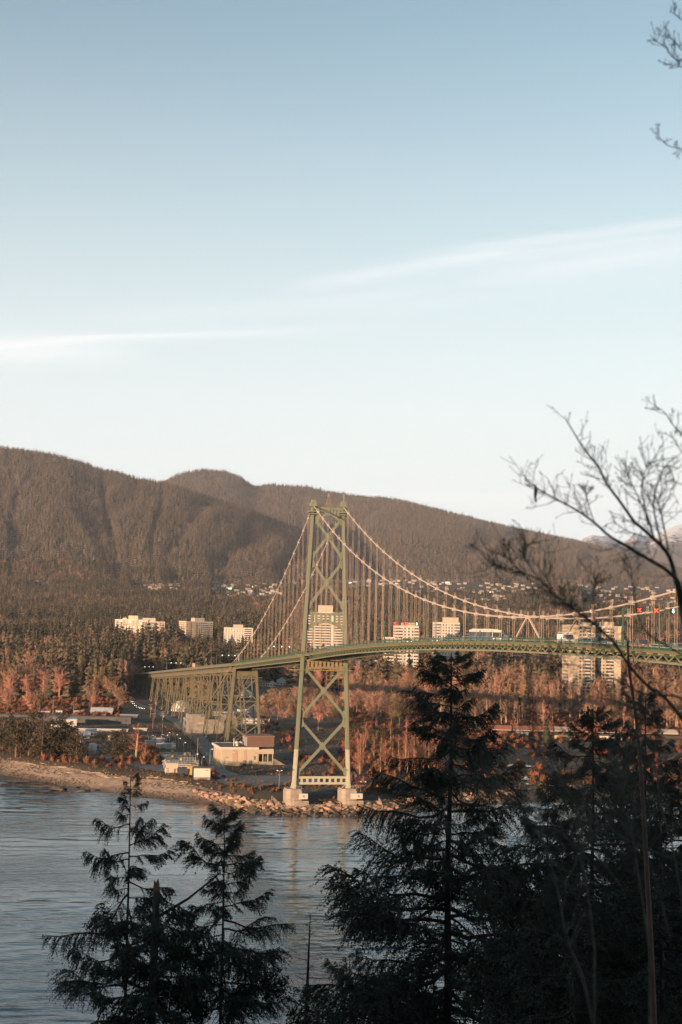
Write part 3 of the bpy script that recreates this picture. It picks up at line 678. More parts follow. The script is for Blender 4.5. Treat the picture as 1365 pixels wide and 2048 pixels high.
def rail_panel(L_, h=1.55):
    m = MB(); m.box(-.09, .09, -.09, .09, .3, h + .45).box(-.05, .05, -L_ / 2, L_ / 2, h - .04, h + .06).box(-.03, .03, -L_ / 2, L_ / 2, .62, .68).box(-.03, .03, -L_ / 2, L_ / 2, 1.05, 1.09)
    for i in range(14):
        y = -L_ / 2 + L_ * (i + .5) / 14; m.box(-.02, .02, y - .022, y + .022, .55, h)
    return m.mesh('railing_panel', STEEL_DARK)
rail_me = rail_panel(BAY)
bays = [(-2 * HALF + BAY * (i + .5)) for i in range(104)] + [BAY * (i + .5) for i in range(40)]
for s in bays:
    sl = math.atan((zb(s + 1) - zb(s - 1)) / 2)
    link('floor_beam', beam_me, bridge, (0, s, zb(s)), (sl, 0, 0))
    for sg in (-1, 1):
        link('truss_panel', vee_me, bridge, (sg * 6.25, s, zb(s)), (sl, 0, 0))
        bulge = max(0, 1 - min(abs(s), abs(s + 2 * HALF)) / 9.0); bulge = min(1, bulge * 1.6)
        link('railing_panel', rail_me, bridge, (sg * (8.2 + 3.0 * bulge), s, zb(s)), (sl, 0, 0))
for s0 in (0, -2 * HALF):
    for sg in (-1, 1):
        V = []; 
        for s in np.linspace(-9.5, 9.5, 20):
            b = min(1, max(0, 1 - abs(s) / 9.0) * 1.6); V.append((sg * (8.27 + 3.05 * b), s))
        poly = V + [(sg * 8.0, 9.5), (sg * 8.0, -9.5)]
        MB().prism([(p[0], p[1] + s0) for p in (poly if sg > 0 else poly[::-1])], 'z', zb(s0) + .1, zb(s0) + .56).build('sidewalk', STEEL_OLIVE, bridge)

# concrete piers with notice panels
def pier(v, label):
    p = thing('bridge_pier', label, 'bridge pier', bw(v, 0, 0), BRZ, None)
    m = MB(); oc = [(-3.6, -3.2), (-2.2, -4.6), (2.2, -4.6), (3.6, -3.2), (3.6, 3.2), (2.2, 4.6), (-2.2, 4.6), (-3.6, 3.2)]
    m.prism(oc, 'z', .5, 6.3); m.prism([(a * .93, b * .93) for a, b in oc], 'z', 6.3, 6.9); m.build('plinth', CONCRETE, p)
    MB().box(-1.0, 4.8, -5.9, -4.65, .2, 2.6).build('buttress', CONCRETE, p)
    MB().box(1.1 if v < 0 else -.2, 4.6, -5.0, -4.7, 3.2, 5.3).build('notice_panel', WHITE, p)
    MB().box(2.6, 3.3, -5.08, -5.01, 3.9, 4.6).build('hatch', CONCRETE_DARK, p)
    r = MB()
    for x in (-2.2, -.8, .8, 2.2): r.box(x - .05, x + .05, -4.1, -4.0, 6.9, 8.0)
    r.box(-2.2, 2.2, -4.09, -4.01, 7.9, 8.0); r.build('guard_rail', GREY_METAL, p)
    return p
pier(-11.0, 'concrete pier under the left tower leg with a white notice panel'); pier(11.0, 'concrete pier under the right tower leg with a wider white panel')
for v in (-11.0, 11.0):
    pass

# ------------------------------------------------------------------ approach viaduct
VS0, VS1 = 185.5, 856.0
via = thing('approach_viaduct', 'long green steel trestle viaduct carrying the road down to the shore', 'viaduct', bw(0, VS0, 0), BRZ)
zv = lambda s: zb(s + VS0)
SV = list(np.linspace(0.02, VS1 - VS0, 60))
sweep_box(SV, -7.2, 7.2, -.1, .45, 'road_deck', ASPHALT, via, zv)
for sg in (-1, 1):
    a, b = sorted((sg * 7.2, sg * 7.35)); sweep_box(SV, a, b, -.3, 1.35, 'parapet', STEEL_OLIVE, via, zv)
    a, b = sorted((sg * 4.6, sg * 5.0)); sweep_box(SV, a, b, -3.0, -.12, 'girder', STEEL_OLIVE, via, zv)
    a, b = sorted((sg * 4.4, sg * 5.2)); sweep_box(SV, a, b, -3.15, -3.0, 'girder_flange', STEEL_OLIVE, via, zv)
def gz(s):
    p = bw(0, s + VS0, 0); return float(H(p.x, p.y))
bents = [12.0]; step = (29, 13); k = 0
while bents[-1] < 640: bents.append(bents[-1] + step[k % 2]); k += 1
def bent(s, heavy=False):
    """two battered legs, struts and X bracing; each member a sub-part of the bent"""
    root = thing('bent', None, None, (0, s, 0)); root.parent = via
    zt, zg = zv(s) - 3.15, gz(s) - .3; h = zt - zg; vb = 4.8 + h * .095; lw = 1.5 if heavy else .6
    ped = MB()
    for sg in (-1, 1):
        MB().bar((sg * vb, 0, zg + .8), (sg * 4.8, 0, zt), lw, lw * .8, side=(1, 0, 0)).build('leg', STEEL_OLIVE, root)
        MB().box(sg * vb - lw, sg * vb + lw, -lw, lw, zg - .6, zg + .8).build('pedestal', CONCRETE_DARK, root)
    n = max(1, round(h / 15)); vv = lambda z: 4.8 + (zt - z) * .095
    for i in range(n):
        z0, z1 = zg + 1 + (h - 1) * i / n, zg + 1 + (h - 1) * (i + 1) / n
        for sg in (-1, 1): MB().bar((sg * vv(z0), sg * .12, z0), (-sg * vv(z1), sg * .12, z1), .25, .16, side=(1, 0, 0)).build('diagonal', STEEL_OLIVE, root)
        if i < n - 1 or heavy: MB().box(-vv(z1), vv(z1), -.15, .15, z1 - .17, z1 + .17).build('strut', STEEL_OLIVE, root)
    MB().box(-5.4, 5.4, -.3, .3, zt - 1.0, zt - .02).build('cap_beam', STEEL_OLIVE, root)
    return vb, zg, zt, vv
for i, s in enumerate(bents):
    bent(s)
    if i % 2 == 1 and i + 1 < len(bents) and bents[i + 1] - s < 15:         # longitudinal bracing of the tower pair
        s2 = bents[i + 1]; zt = min(zv(s), zv(s2)) - 3.2; zg = max(gz(s), gz(s2)); h = zt - zg; n = max(1, round(h / 15)); vv = lambda z: 4.8 + (zt - z) * .095
        for sg in (-1, 1):
            for j in range(n):
                z0, z1 = zg + 1 + (h - 1) * j / n, zg + 1 + (h - 1) * (j + 1) / n
                MB().bar((sg * vv(z0), s, z0), (sg * vv(z1), s2, z1), .22, .16).build('diagonal', STEEL_OLIVE, via)
                MB().bar((sg * vv(z1) , s, z1), (sg * vv(z0), s2, z0), .22, .17).build('diagonal', STEEL_OLIVE, via)
                MB().bar((sg * vv(z1), s, z1 - .01), (sg * vv(z1), s2, z1 - .01), .26, .22).build('strut', STEEL_OLIVE, via)
# heavy cable bent where the side span meets the viaduct
def cable_bent():
    root = thing('cable_bent', None, None, (0, .5, 0)); root.parent = via
    zt, zg = zv(0) - .7, gz(0) - .3; h = zt - zg; vv = lambda z: 5.6 + (zt - z) * .075
    for sg in (-1, 1):
        m = MB(); c0, c1 = sg * vv(zg), sg * vv(zt)
        for w, d in ((.8, 2.2), (1.5, 1.3)):
            m.loft([(c0 - w / 2, -d / 2, zg + 1), (c0 + w / 2, -d / 2, zg + 1), (c0 + w / 2, d / 2, zg + 1), (c0 - w / 2, d / 2, zg + 1)], [(c1 - w / 2, -d / 2, zt), (c1 + w / 2, -d / 2, zt), (c1 + w / 2, d / 2, zt), (c1 - w / 2, d / 2, zt)])
        m.build('leg', STEEL_OLIVE, root)
        MB().box(c0 - 1.6, c0 + 1.6, -1.8, 1.8, zg - .5, zg + 1).build('pedestal', CONCRETE_DARK, root)
    n = 3
    for i in range(n):
        z0, z1 = zg + 2 + (h - 8) * i / n, zg + 2 + (h - 8) * (i + 1) / n
        for sg in (-1, 1): MB().bar((sg * vv(z0), sg * .2, z0), (-sg * vv(z1), sg * .2, z1), .5, .32, side=(1, 0, 0)).build('diagonal', STEEL_OLIVE, root)
        MB().box(-vv(z1), vv(z1), -.2, .2, z1 - .25, z1 + .25).build('strut', STEEL_OLIVE, root)
    MB().box(-8.8, 8.8, -1.6, -1.3, zt - 5.6, zt - 5.3).box(-6, 6, -.5, .5, zt - 5, zt - 2.2).build('cap_beam', STEEL_OLIVE, root)
cable_bent()
# concrete anchor block
ab = thing('anchor_block', 'massive weathered concrete anchor block holding the cable ends under the viaduct', 'anchor block', bw(0, 300, 0), BRZ)
g = gz(300 - VS0)
MB().box(-16, 14, -7, 16, g - 1, g + 8.5).box(-15.5, -6, -6.5, 8, g + 8.5, g + 11.5).box(5, 13, -6.5, 8, g + 8.5, g + 11.5).build('block', CONCRETE_DARK, ab)
MB().box(-10.4, -5.8, -7.35, -7.02, g + 5.5, g + 8.2).build('cable_shoe', CONCRETE, ab); MB().box(5.8, 10.4, -7.35, -7.02, g + 5.5, g + 8.2).build('cable_shoe', CONCRETE, ab)
# ------------------------------------------------------------------ apartment towers
AXIS = BRZ
HOUSE_XY = []          # (x, y, half width, clear distance in front) kept free of scattered trees
def frame(px0, px1, Y, rz):
    a, b = at_y(px0, 1270, Y), at_y(px1, 1270, Y); return Vector(((a.x + b.x) / 2, Y, 0)), (b.x - a.x)
def windows_on(m, w, x_off, y, z0, z1, fh, step, ww, wh, mi=0, side=None, skip=None, rnd=None):
    """window boxes standing 6 cm proud of a wall that faces -y (or a side wall when side = x)"""
    n = max(1, int(w / step)); f = 0; z = z0
    while z + fh <= z1 + .01:
        for i in range(n):
            if skip and skip(i, f): continue
            c = x_off - w / 2 + w * (i + .5) / n; k = mi if rnd is None or rnd.random() > .22 else 1
            if side is None: m.box(c - ww / 2, c + ww / 2, y - .06, y + .1, z + .9, z + .9 + wh, k)
            else: m.box(side - (.06 if side < 0 else .1), side + (.1 if side < 0 else .06), c - ww / 2, c + ww / 2, z + .9, z + .9 + wh, k)
        z += fh; f += 1
def apartment(label, px0, px1, pytop, Y, depth, wall, rz=0.0, fh=3.1, group=None, bays=(), pent=None, piers=None, balcony=True, win=(3.2, 1.5, 1.45), seed=1, clear=260, rooftop=3):
    r = random.Random(seed); c, w = frame(px0, px1, Y, rz); w /= math.cos(rz) + .0001
    zt = at_y((px0 + px1) / 2, pytop, Y).z; zg = float(H(c.x, c.y)) - 1.5
    t = thing('apartment_tower', label, 'apartment tower', (c.x, c.y, zg), rz, group); h = zt - zg
    HOUSE_XY.append((c.x, c.y, w / 2 + 8, clear))
    b = MB().box(-w / 2, w / 2, 0, depth, 0, h); b.build('wall', wall, t)
    MB().box(-w / 2 - .2, w / 2 + .2, -.2, depth + .2, h, h + .9).build('parapet', WHITE if wall is not WHITE else CREAM2, t)
    if pent:
        for (a0, a1, ph) in pent: MB().box(a0 * w, a1 * w, depth * .25, depth * .75, h + .9, h + ph).build('roof_house', CREAM2, t)
    for k in range(rooftop):
        x = r.uniform(-.4, .4) * w; MB().box(x - .12, x + .12, depth * .4, depth * .4 + .24, h + .9, h + r.uniform(4, 8)).build('mast', WHITE, t)
    n = int((h - 1.5) / fh); z0 = h - .8 - n * fh
    wm = MB(); windows_on(wm, w * .96, 0, 0, z0, h, fh, win[0], win[1], win[2], rnd=r, skip=lambda i, f: any(abs((i + .5) / max(1, int(w * .96 / win[0])) - .5 - q[0]) < q[1] for q in (piers or ())))
    windows_on(wm, depth * .9, depth / 2, 0, z0, h, fh, win[0] * 1.2, win[1], win[2], side=-w / 2, rnd=r); windows_on(wm, depth * .9, depth / 2, 0, z0, h, fh, win[0] * 1.2, win[1], win[2], side=w / 2, rnd=r)
    tag(wm.build('window', [GLASS, GLASS_WARM], t), kind='stuff')
    if balcony:
        bm_ = MB(); rec = MB()
        for (x0, x1, out) in bays:
            z = z0
            for f in range(n):
                rec.box(x0 * w + .15, x1 * w - .15, -.05, .08, z + .15, z + 2.55)
                bm_.box(x0 * w, x1 * w, -out, .02, z - .1, z + .12); bm_.box(x0 * w, x1 * w, -out, -out + .1, z + .12, z + 1.05); z += fh
        if rec.f: tag(rec.build('balcony_door', GLASS, t), kind='stuff')
        if bm_.f: tag(bm_.build('balcony', WHITE, t), kind='stuff')
    led = MB()
    for f in range(n): led.box(-w / 2 - .1, w / 2 + .1, -.1, depth + .1, z0 + f * fh - .14, z0 + f * fh + .1)
    tag(led.build('floor_ledge', CONCRETE if seed % 2 else wall, t), kind='stuff')
    for q in (piers or ()):
        MB().box((q[0] - q[1]) * w, (q[0] + q[1]) * w, -.45, .02, 0, h + .5).build('pilaster', q[2], t)
    return t
apartment('long cream apartment slab with several roof masts, left half of the leftmost pair', 228, 286, 1240, 2300, 20, CREAM, rz=-.30, seed=3, pent=[(-.28, -.12, 3.5), (-.06, .28, 7.5)], bays=[(-.46, -.28, 1.4), (-.02, .16, 1.4)], piers=[(-.18, .03, TAN), (.30, .035, TAN)], rooftop=7, win=(3.8, 2.5, 2.0))
apartment('cream apartment slab with dark window columns, right half of the leftmost pair', 284, 329, 1244, 2270, 20, CREAM2, rz=.10, seed=4, pent=[(-.48, .08, 6.5)], bays=[(-.2, .12, 1.2)], piers=[(.26, .04, TAN), (.40, .04, TAN)], rooftop=2, win=(3.6, 2.6, 2.1))
apartment('low pale apartment block right behind the leftmost slab pair', 327, 346, 1262, 2380, 16, CONCRETE, seed=5, rooftop=0, bays=[(-.45, .45, 1.0)])
apartment('apartment tower with tan bands and a shaded right wall, second from the left', 374, 424, 1244, 2250, 24, CREAM2, rz=.62, seed=6, pent=[(-.12, .25, 6.5)], bays=[(.08, .30, 1.2)], piers=[(-.38, .05, TAN), (-.18, .05, TAN)], clear=200, win=(3.6, 2.3, 1.9))
apartment('plain pale apartment block beside the left cable, third from the left', 449, 506, 1256, 2200, 22, WHITE, rz=.12, seed=7, pent=[(-.18, .16, 5.5)], bays=[(.2, .45, 1.0)], win=(4.2, 1.2, 1.3))
t = apartment('tallest apartment tower, seen through the bridge tower, with a white stair column', 619, 682, 1226, 1700, 30, CREAM, rz=.05, fh=3.25, seed=8, pent=[(-.22, .24, 9.5)], bays=[(-.56, -.40, 1.7), (-.34, -.14, 1.3), (-.08, .16, 1.3), (.30, .56, 1.7)], piers=[(.225, .035, WHITE)], rooftop=0, win=(2.5, 1.5, 1.7), clear=140)
t = apartment('stepped white apartment tower behind the lane signals', 791, 838, 1253, 1400, 22, WHITE, rz=.06, seed=9, pent=[(-.2, .44, 4.2)], bays=[(-.5, -.18, 1.4), (.3, .5, 1.2)], rooftop=0, win=(3.3, 1.7, 1.7), clear=60)
apartment('lower cream wing attached left of the stepped white apartment tower', 770, 793, 1276, 1404, 18, CREAM2, rz=.06, seed=10, bays=[(-.5, .3, 1.5)], rooftop=0, clear=60)
apartment('white apartment tower with a tall slab roof house behind the big foreground cedar', 871, 920, 1246, 1500, 22, WHITE, rz=.08, seed=11, pent=[(-.12, .48, 6.2)], bays=[(-.52, -.3, 1.5), (.26, .5, 1.3)], rooftop=0, win=(3.1, 1.6, 1.6), clear=60)
apartment('wide cream apartment block behind the white van, left of its twin', 1138, 1192, 1252, 1300, 24, CREAM2, rz=.10, seed=12, pent=[(.05, .42, 3.5)], bays=[(.1, .3, 1.2)], piers=[(-.3, .19, CREAM2)], rooftop=2, win=(2.9, 1.6, 1.6), clear=170)
apartment('wide cream apartment block behind the bare branches, right of its twin', 1192, 1243, 1254, 1310, 24, CREAM2, rz=-.05, seed=13, pent=[(-.1, .25, 5.0)], bays=[(-.1, .2, 1.2)], piers=[(.38, .1, CREAM2)], rooftop=5, win=(2.9, 1.6, 1.6), clear=170)
apartment('terraced brown and white low apartment block right of the bridge tower', 700, 768, 1322, 1560, 18, TAN, rz=.06, seed=14, bays=[(-.5, -.1, 1.5), (0, .5, 1.5)], rooftop=0, win=(3.4, 1.9, 1.5), clear=60)
apartment('white flat roofed low apartment block under the stepped white tower', 803, 846, 1347, 1450, 14, WHITE, rz=.06, seed=15, bays=[(-.5, .5, 1.3)], rooftop=0, clear=50)

# ------------------------------------------------------------------ houses
ROOFS = [mat('grey_shingle_roof', (.16, .16, .16), .9), mat('brown_shingle_roof', (.17, .11, .085), .9), LIGHT_ROOF, mat('blue_grey_roof', (.22, .24, .26), .8)]
WALLS = [WHITE, CREAM2, CREAM, mat('grey_siding', (.38, .38, .37), .8), TAN]
def house(px, py, wpx, label, wall, roof, rz=0.0, depth=None, hh=3.2, rise=2.2, group=None, hip=False, flat=False, name='house', cat='house', win=True):
    g = ground(px, py); w = wpx * g.y / F_PX; d = depth or w * .8
    t = thing(name, label, cat, (g.x, g.y, g.z - .3), rz, group); HOUSE_XY.append((g.x, g.y, w / 2 + 3, 90))
    MB().box(-w / 2, w / 2, 0, d, 0, hh + .3).build('wall', wall, t)
    e = .5; z = hh + .3
    if flat: MB().box(-w / 2 - .3, w / 2 + .3, -.3, d + .3, z, z + .45).build('roof', roof, t)
    elif hip: MB()._add([(-w / 2 - e, -e, z), (w / 2 + e, -e, z), (w / 2 + e, d + e, z), (-w / 2 - e, d + e, z), (-w * .2, d / 2, z + rise), (w * .2, d / 2, z + rise)], [(0, 1, 5, 4), (1, 2, 5), (2, 3, 4, 5), (3, 0, 4), (3, 2, 1, 0)]).build('roof', roof, t)
    else:
        ro = MB(); k = .22
        for s in (-1, 1): ro.loft([(s * (w / 2 + e), -e, z - .25), (s * (w / 2 + e), d + e, z - .25), (0, d + e, z + rise), (0, -e, z + rise)][::s], [(s * (w / 2 + e), -e, z - .25 + k), (s * (w / 2 + e), d + e, z - .25 + k), (0, d + e, z + rise + k), (0, -e, z + rise + k)][::s])
        ro.build('roof', roof, t); MB().prism([(-w / 2 + .02, z), (w / 2 - .02, z), (0, z + rise - .1)], 'y', .02, d - .02).build('gable', wall, t)
    if win and w > 6:
        for i in range(2 + int(w / 7)):
            n = 2 + int(w / 7); c = -w / 2 + w * (i + .5) / n; MB().box(c - .6, c + .6, -.07, .1, 1.2, 2.5).build('window', GLASS, t)
    return t
W_, R_ = WALLS, ROOFS
for px, py, w, lab, wi, ri, kw in (
    (470, 1369, 13, 'grey gabled house left of a tall white gable, behind the trestle', 3, 0, {}), (482, 1366, 9, 'tall narrow white gabled house behind the cable bent', 0, 2, dict(hh=5, rise=3)),
    (498, 1371, 11, 'small white house with a dark gable between the trestle legs', 0, 0, dict(hh=4)), (516, 1369, 13, 'grey hip roofed house just right of the cable bent', 3, 0, dict(hip=True)),
    (528, 1373, 17, 'wide brown roofed house right of the cable bent', 1, 1, dict(hip=True)), (543, 1374, 16, 'pale roofed gabled house in the row right of the cable bent', 0, 2, {}),
    (563, 1370, 20, 'largest grey gabled house at the right end of the row', 3, 0, dict(hh=5, rise=2.8)), (451, 1371, 12, 'white gabled house half hidden by the trestle girder', 0, 0, dict(hh=4)),
    (491, 1396, 22, 'broad house with a white gable, seen through the cable bent', 0, 2, dict(rise=3.5)), (541, 1408, 28, 'large pale gabled house with a long roof beside orange bare trees', 1, 1, dict(rise=3.6)),
    (525, 1404, 8, 'tiny red fronted house left of the large pale gabled house', 4, 2, {}), (436, 1375, 11, 'low pale house behind the trestle, leftmost of the row', 1, 0, {}),
    (707, 1362, 9, 'small white house at the left end of the low roofs right of the tower', 0, 2, {}), (722, 1365, 20, 'flat grey roofed shop building right of the bridge tower', 3, 0, dict(flat=True)),
    (731, 1370, 26, 'long low pale building in front of the grey roofs', 0, 2, dict(flat=True)), (748, 1364, 24, 'house with a large white gable roof right of the tower', 0, 2, dict(rise=4)),
    (763, 1366, 18, 'grey roofed house behind the white gable roof', 3, 3, dict(rise=3)), (779, 1366, 22, 'orange lit house with a hip roof among bare trees', 2, 1, dict(hip=True, rise=3)),
    (799, 1367, 15, 'pale low house right of the orange lit hip roof', 1, 2, {}), (812, 1360, 12, 'narrow grey house below the stepped white tower', 3, 3, {}),
    (990, 1365, 16, 'grey white roofed house right of the big cedar', 0, 3, dict(hip=True)), (1002, 1371, 11, 'little white roofed house beside the grey white roof', 0, 2, {}),
    (1050, 1338, 22, 'low grey roofs above the poplar grove, left piece', 3, 3, dict(flat=True)), (1075, 1340, 18, 'low blue grey roof above the poplar grove, right piece', 3, 3, dict(flat=True)),
    (1320, 1352, 30, 'grey roofed building above the grove at the right edge', 3, 3, dict(hip=True))):
    house(px, py, w, lab, W_[wi], R_[ri], rz=random.uniform(-.25, .35), **kw)

# small houses on the far slope, each one mesh of wall and roof
def far_house_mesh(k):
    r = random.Random(k); w, d, h = r.uniform(9, 15), r.uniform(8, 11), r.uniform(4, 6.5); m = MB().box(-w / 2, w / 2, 0, d, -4, h, 0); z = h
    m._add([(-w / 2 - .6, -.6, z), (w / 2 + .6, -.6, z), (w / 2 + .6, d + .6, z), (-w / 2 - .6, d + .6, z), (-w / 2 - .6, d / 2, z + 2), (w / 2 + .6, d / 2, z + 2)], [(0, 1, 5, 4), (1, 2, 5), (2, 3, 4, 5), (3, 0, 4), (3, 2, 1, 0)], 1)
    for i in range(3): c = -w / 3 + w / 3 * i; m.box(c - 1, c + 1, -.1, .1, h - 2.6, h - 1.1, 2)
    return m.mesh('house', [(CREAM, TAN, CREAM, CREAM2, TAN)[k % 5], R_[k % 4], GLASS])
FARH = [far_house_mesh(k) for k in range(10)]
TOWN = []
for (x0, x1, y0, y1, n, lab, grp) in (
    (268, 362, 1168, 1183, 26, 'small pale house in the left patch of the far slope', 'houses in the left patch of the far slope'), (60, 92, 1166, 1170, 4, 'pale house alone in forest at the far left', 'houses at the far left'),
    (428, 560, 1170, 1196, 52, 'small pale house in the settlement left of the bridge tower', 'houses left of the bridge tower'), (480, 600, 1158, 1172, 18, 'pale house on the upper edge left of the bridge tower', 'houses on the upper edge'),
    (700, 870, 1160, 1178, 32, 'pale house on the slope behind the right hangers', 'houses behind the right hangers'), (690, 724, 1206, 1214, 7, 'pale house low down just right of the bridge tower', 'houses low beside the tower'),
    (866, 946, 1158, 1172, 24, 'pale house in the top row above the cable', 'houses in the top row'), (830, 1010, 1176, 1204, 36, 'pale house in the belt crossed by the cables', 'houses in the belt behind the cables'),
    (960, 1075, 1168, 1192, 26, 'pale house left of the near bare branches', 'houses left of the bare branches'), (1118, 1180, 1159, 1176, 26, 'bright house on the steep patch behind the branches', 'houses on the steep patch'),
    (1170, 1365, 1174, 1214, 49, 'pale house on the right slope behind the branches', 'houses on the right slope')):
    TOWN.append((x0, x1, y0, y1)); rows = max(2, int((y1 - y0) / 6))
    for i in range(n):
        py = y0 + (y1 - y0) * (random.randrange(rows) + .5) / rows + random.uniform(-3, 3); px = random.uniform(x0, x1); g = slope_ground(px, py)
        o = link('house', random.choice(FARH), None, g, (0, 0, random.uniform(-.4, .5))); s = random.uniform(.75, 1.2); o.scale = (s, s, s); tag(o, lab, 'house', grp)
        HOUSE_XY.append((g.x, g.y, 10, 55))
# ------------------------------------------------------------------ works on the near shore
def sheet(name, pts, m, lift, label):
    """ground sheet through (x, y) points, draped on the terrain"""
    n = 14; L = pts[:len(pts) // 2]; Rr = pts[len(pts) // 2:][::-1]; V = []
    def res(ps, k):
        ps = [Vector(p) for p in ps]; t = k * (len(ps) - 1); i = min(int(t), len(ps) - 2); return ps[i].lerp(ps[i + 1], t - i)
    nu = 60
    for i in range(nu):
        a, b = res(L, i / (nu - 1)), res(Rr, i / (nu - 1))
        for j in range(n): p = a.lerp(b, j / (n - 1)); V.append((p.x, p.y, float(H(p.x, p.y)) + lift))
    return tag(link(name, np_mesh(name, V, grid_faces(nu, n), m, True)), label, kind='structure')
def gp(px, py): g = ground(px, py); return (g.x, g.y)
sheet('road', [gp(640, 1566), gp(560, 1572), gp(480, 1574), gp(436, 1566), gp(424, 1548), gp(408, 1515), gp(392, 1490), gp(372, 1470), gp(345, 1445), gp(300, 1420), gp(258, 1402),
               gp(268, 1402), gp(315, 1420), gp(372, 1445), gp(405, 1470), gp(425, 1490), gp(440, 1515), gp(450, 1540), gp(480, 1550), gp(520, 1553), gp(570, 1553), gp(640, 1556)], ROADGREY, .25, 'grey service road curving past the pump house and inland')
sheet('yard', [gp(200, 1556), gp(280, 1566), gp(430, 1578), gp(430, 1562), gp(300, 1550), gp(215, 1550)], ROADGREY, .22, 'narrow grey path above the beach')
sheet('yard', [gp(470, 1432), gp(620, 1436), gp(620, 1416), gp(470, 1412)], ROADGREY, .3, 'grey parking ground behind the trestle')

def rect_at(px, py): g = ground(px, py); return g
# pump house
pc = ground(443, 1531)
ph = thing('pump_house', 'cream pump house with flat dark roof and a brown ribbed upper storey', 'building', (pc.x, pc.y, pc.z - .2), AXIS)
PW, PD, PHH = 17.2, 26, 7.7
MB().box(0, PW, 0, PD, 0, PHH).build('wall', CREAM, ph)
MB().box(.02, PW - .02, -.05, 0, 0, 1.7).box(-.05, 0, .02, PD, 0, 1.7).build('base_course', CONCRETE, ph)
MB().box(-.9, PW + .3, -1.0, -.2, PHH, PHH + 1.1).box(-.9, -.1, -.2, PD + .6, PHH, PHH + 1.1).box(-.1, PW + .3, PD - .1, PD + .6, PHH, PHH + 1.1).build('cornice', WHITE, ph)
MB().box(-.1, PW + .3, -.2, PD - .1, PHH + .02, PHH + .98).build('roof', ROOF_BROWN, ph)
for x, w, m_ in ((5.2, 2.4, TAN), (10.6, 1.2, TAN)): MB().box(x, x + w, -.08, 0, 1.7, PHH - .2).build('wall_panel', m_, ph)
for y in (4, 12, 19): MB().box(-.08, 0, y, y + 3.6, 1.8, PHH - 1.2).build('wall_panel', TAN, ph)
for x in (10.4, 13.2):
    d = MB().box(x, x + 1.4, -.12, 0, .1, 2.6).build('door', STEEL_DARK, ph); MB().box(x + .45, x + .95, -.16, -.12, 1.6, 2.3).build('window', GLASS_WARM, d)
MB().box(15.0, 15.6, -.5, -.1, 3.0, 4.6).build('wall_lamp', GREY_METAL, ph)
AX = PW + 7.6                                                               # annex with open bay and brown box above
MB().box(PW, AX, 0, 12, 0, 2.0).box(PW, AX, 0, 12, 5.6, 7.9).box(PW, AX, 6, 12, 2.0, 5.6).build('annex_wall', CREAM2, ph)
for x in (PW + .3, PW + 2.5, PW + 4.9, AX - .4): MB().box(x - .18, x + .18, .1, .45, 2.0, 5.6).build('column', CREAM, ph)
MB().box(PW + 2.8, PW + 4.6, 3, 5, 2.0, 4.4).build('equipment_case', TAN, ph)
ub = MB().box(PW - 5.2, AX, -.3, 13, PHH + 1.2, PHH + 6.0).build('upper_storey', RIB_BROWN, ph)
rb = MB()
for i in range(30): x = PW - 5.1 + i * .42; rb.box(x, x + .1, -.42, -.3, PHH + 1.2, PHH + 5.9)
for i in range(28): y = -.2 + i * .47; rb.box(PW - 5.32, PW - 5.2, y, y + .1, PHH + 1.2, PHH + 5.9)
tag(rb.build('rib', RIB_BROWN, ub), kind='stuff')
MB().box(PW - 5.5, AX + .3, -.6, 13.3, PHH + 6.0, PHH + 6.35).build('roof', RIB_BROWN, ub)
for i in range(3): MB().box(PW - 5.34, PW - 5.18, .8 + i * 4, 3.8 + i * 4, PHH + 1.6, PHH + 5.4).build('louvre', GREY_METAL, ub)
st = MB()
for i in range(6): st.box(AX + .3 + i * .9, AX + 1.2 + i * .9, .5, 3.5, 0, 3.2 - i * .5)
st.build('outside_stair', CONCRETE, ph)
rv = thing('roof_ventilator', 'white mushroom ventilator with a stack on the pump house roof', 'ventilator', ph.matrix_basis @ Vector((8.2, 7, PHH + .5)), AXIS)
MB().box(-.5, .5, -.5, .5, 0, 1.5).lathe([(.5, 1.5), (1.1, 1.9), (1.0, 2.4), (.4, 2.8)], 10).build('cowl', WHITE, rv); MB().tube([(-1.4, 0, 0), (-1.4, 0, 4.2)], .2, 8).build('stack', WHITE, rv)
MB().tube([(.6, 0, 2.2), (1.8, 0, 2.5), (2.4, 0, 1.9)], .3, 7).build('pipe_bend', WHITE, rv)

def fence(path, h, label, material=GREY_METAL, step=2.5, mesh_=True):
    P = [Vector((*p, float(H(*p)))) for p in path]; t = thing('wire_fence', label, 'fence', P[0])
    o = P[0]
    for a, b in zip(P, P[1:]):
        n = max(1, int((b - a).length / step))
        for i in range(n + 1):
            if i == n and b is not P[-1]: continue
            p = a.lerp(b, i / n) - o; MB().tube([p - Vector((0, 0, .4)), p + Vector((0, 0, h))], .05, 5).build('post', material, t)
        r = MB()
        for z in ((h, h * .5, .15)): r.tube([a - o + Vector((0, 0, z)), b - o + Vector((0, 0, z))], .028, 4)
        if mesh_:
            k = int((b - a).length / .45)
            for i in range(k):
                p = a.lerp(b, i / k) - o; q = a.lerp(b, min(1, (i + 2) / k)) - o
                r.bar(p + Vector((0, 0, .15)), q + Vector((0, 0, h)), .02, .02); r.bar(q + Vector((0, 0, .15)), p + Vector((0, 0, h)), .02, .021)
        tag(r.build('wire_mesh', material, t), kind='stuff')
    return t
def loc(o, *pts): return [tuple((o.matrix_basis @ Vector((*p, 0)))[:2]) for p in pts]
ph.matrix_basis
fence(loc(ph, (-5, -1), (-3, -5.5), (8, -6.5), (25, -5)), 2.6, 'dark chain link fence in front of the pump house', STEEL_DARK)
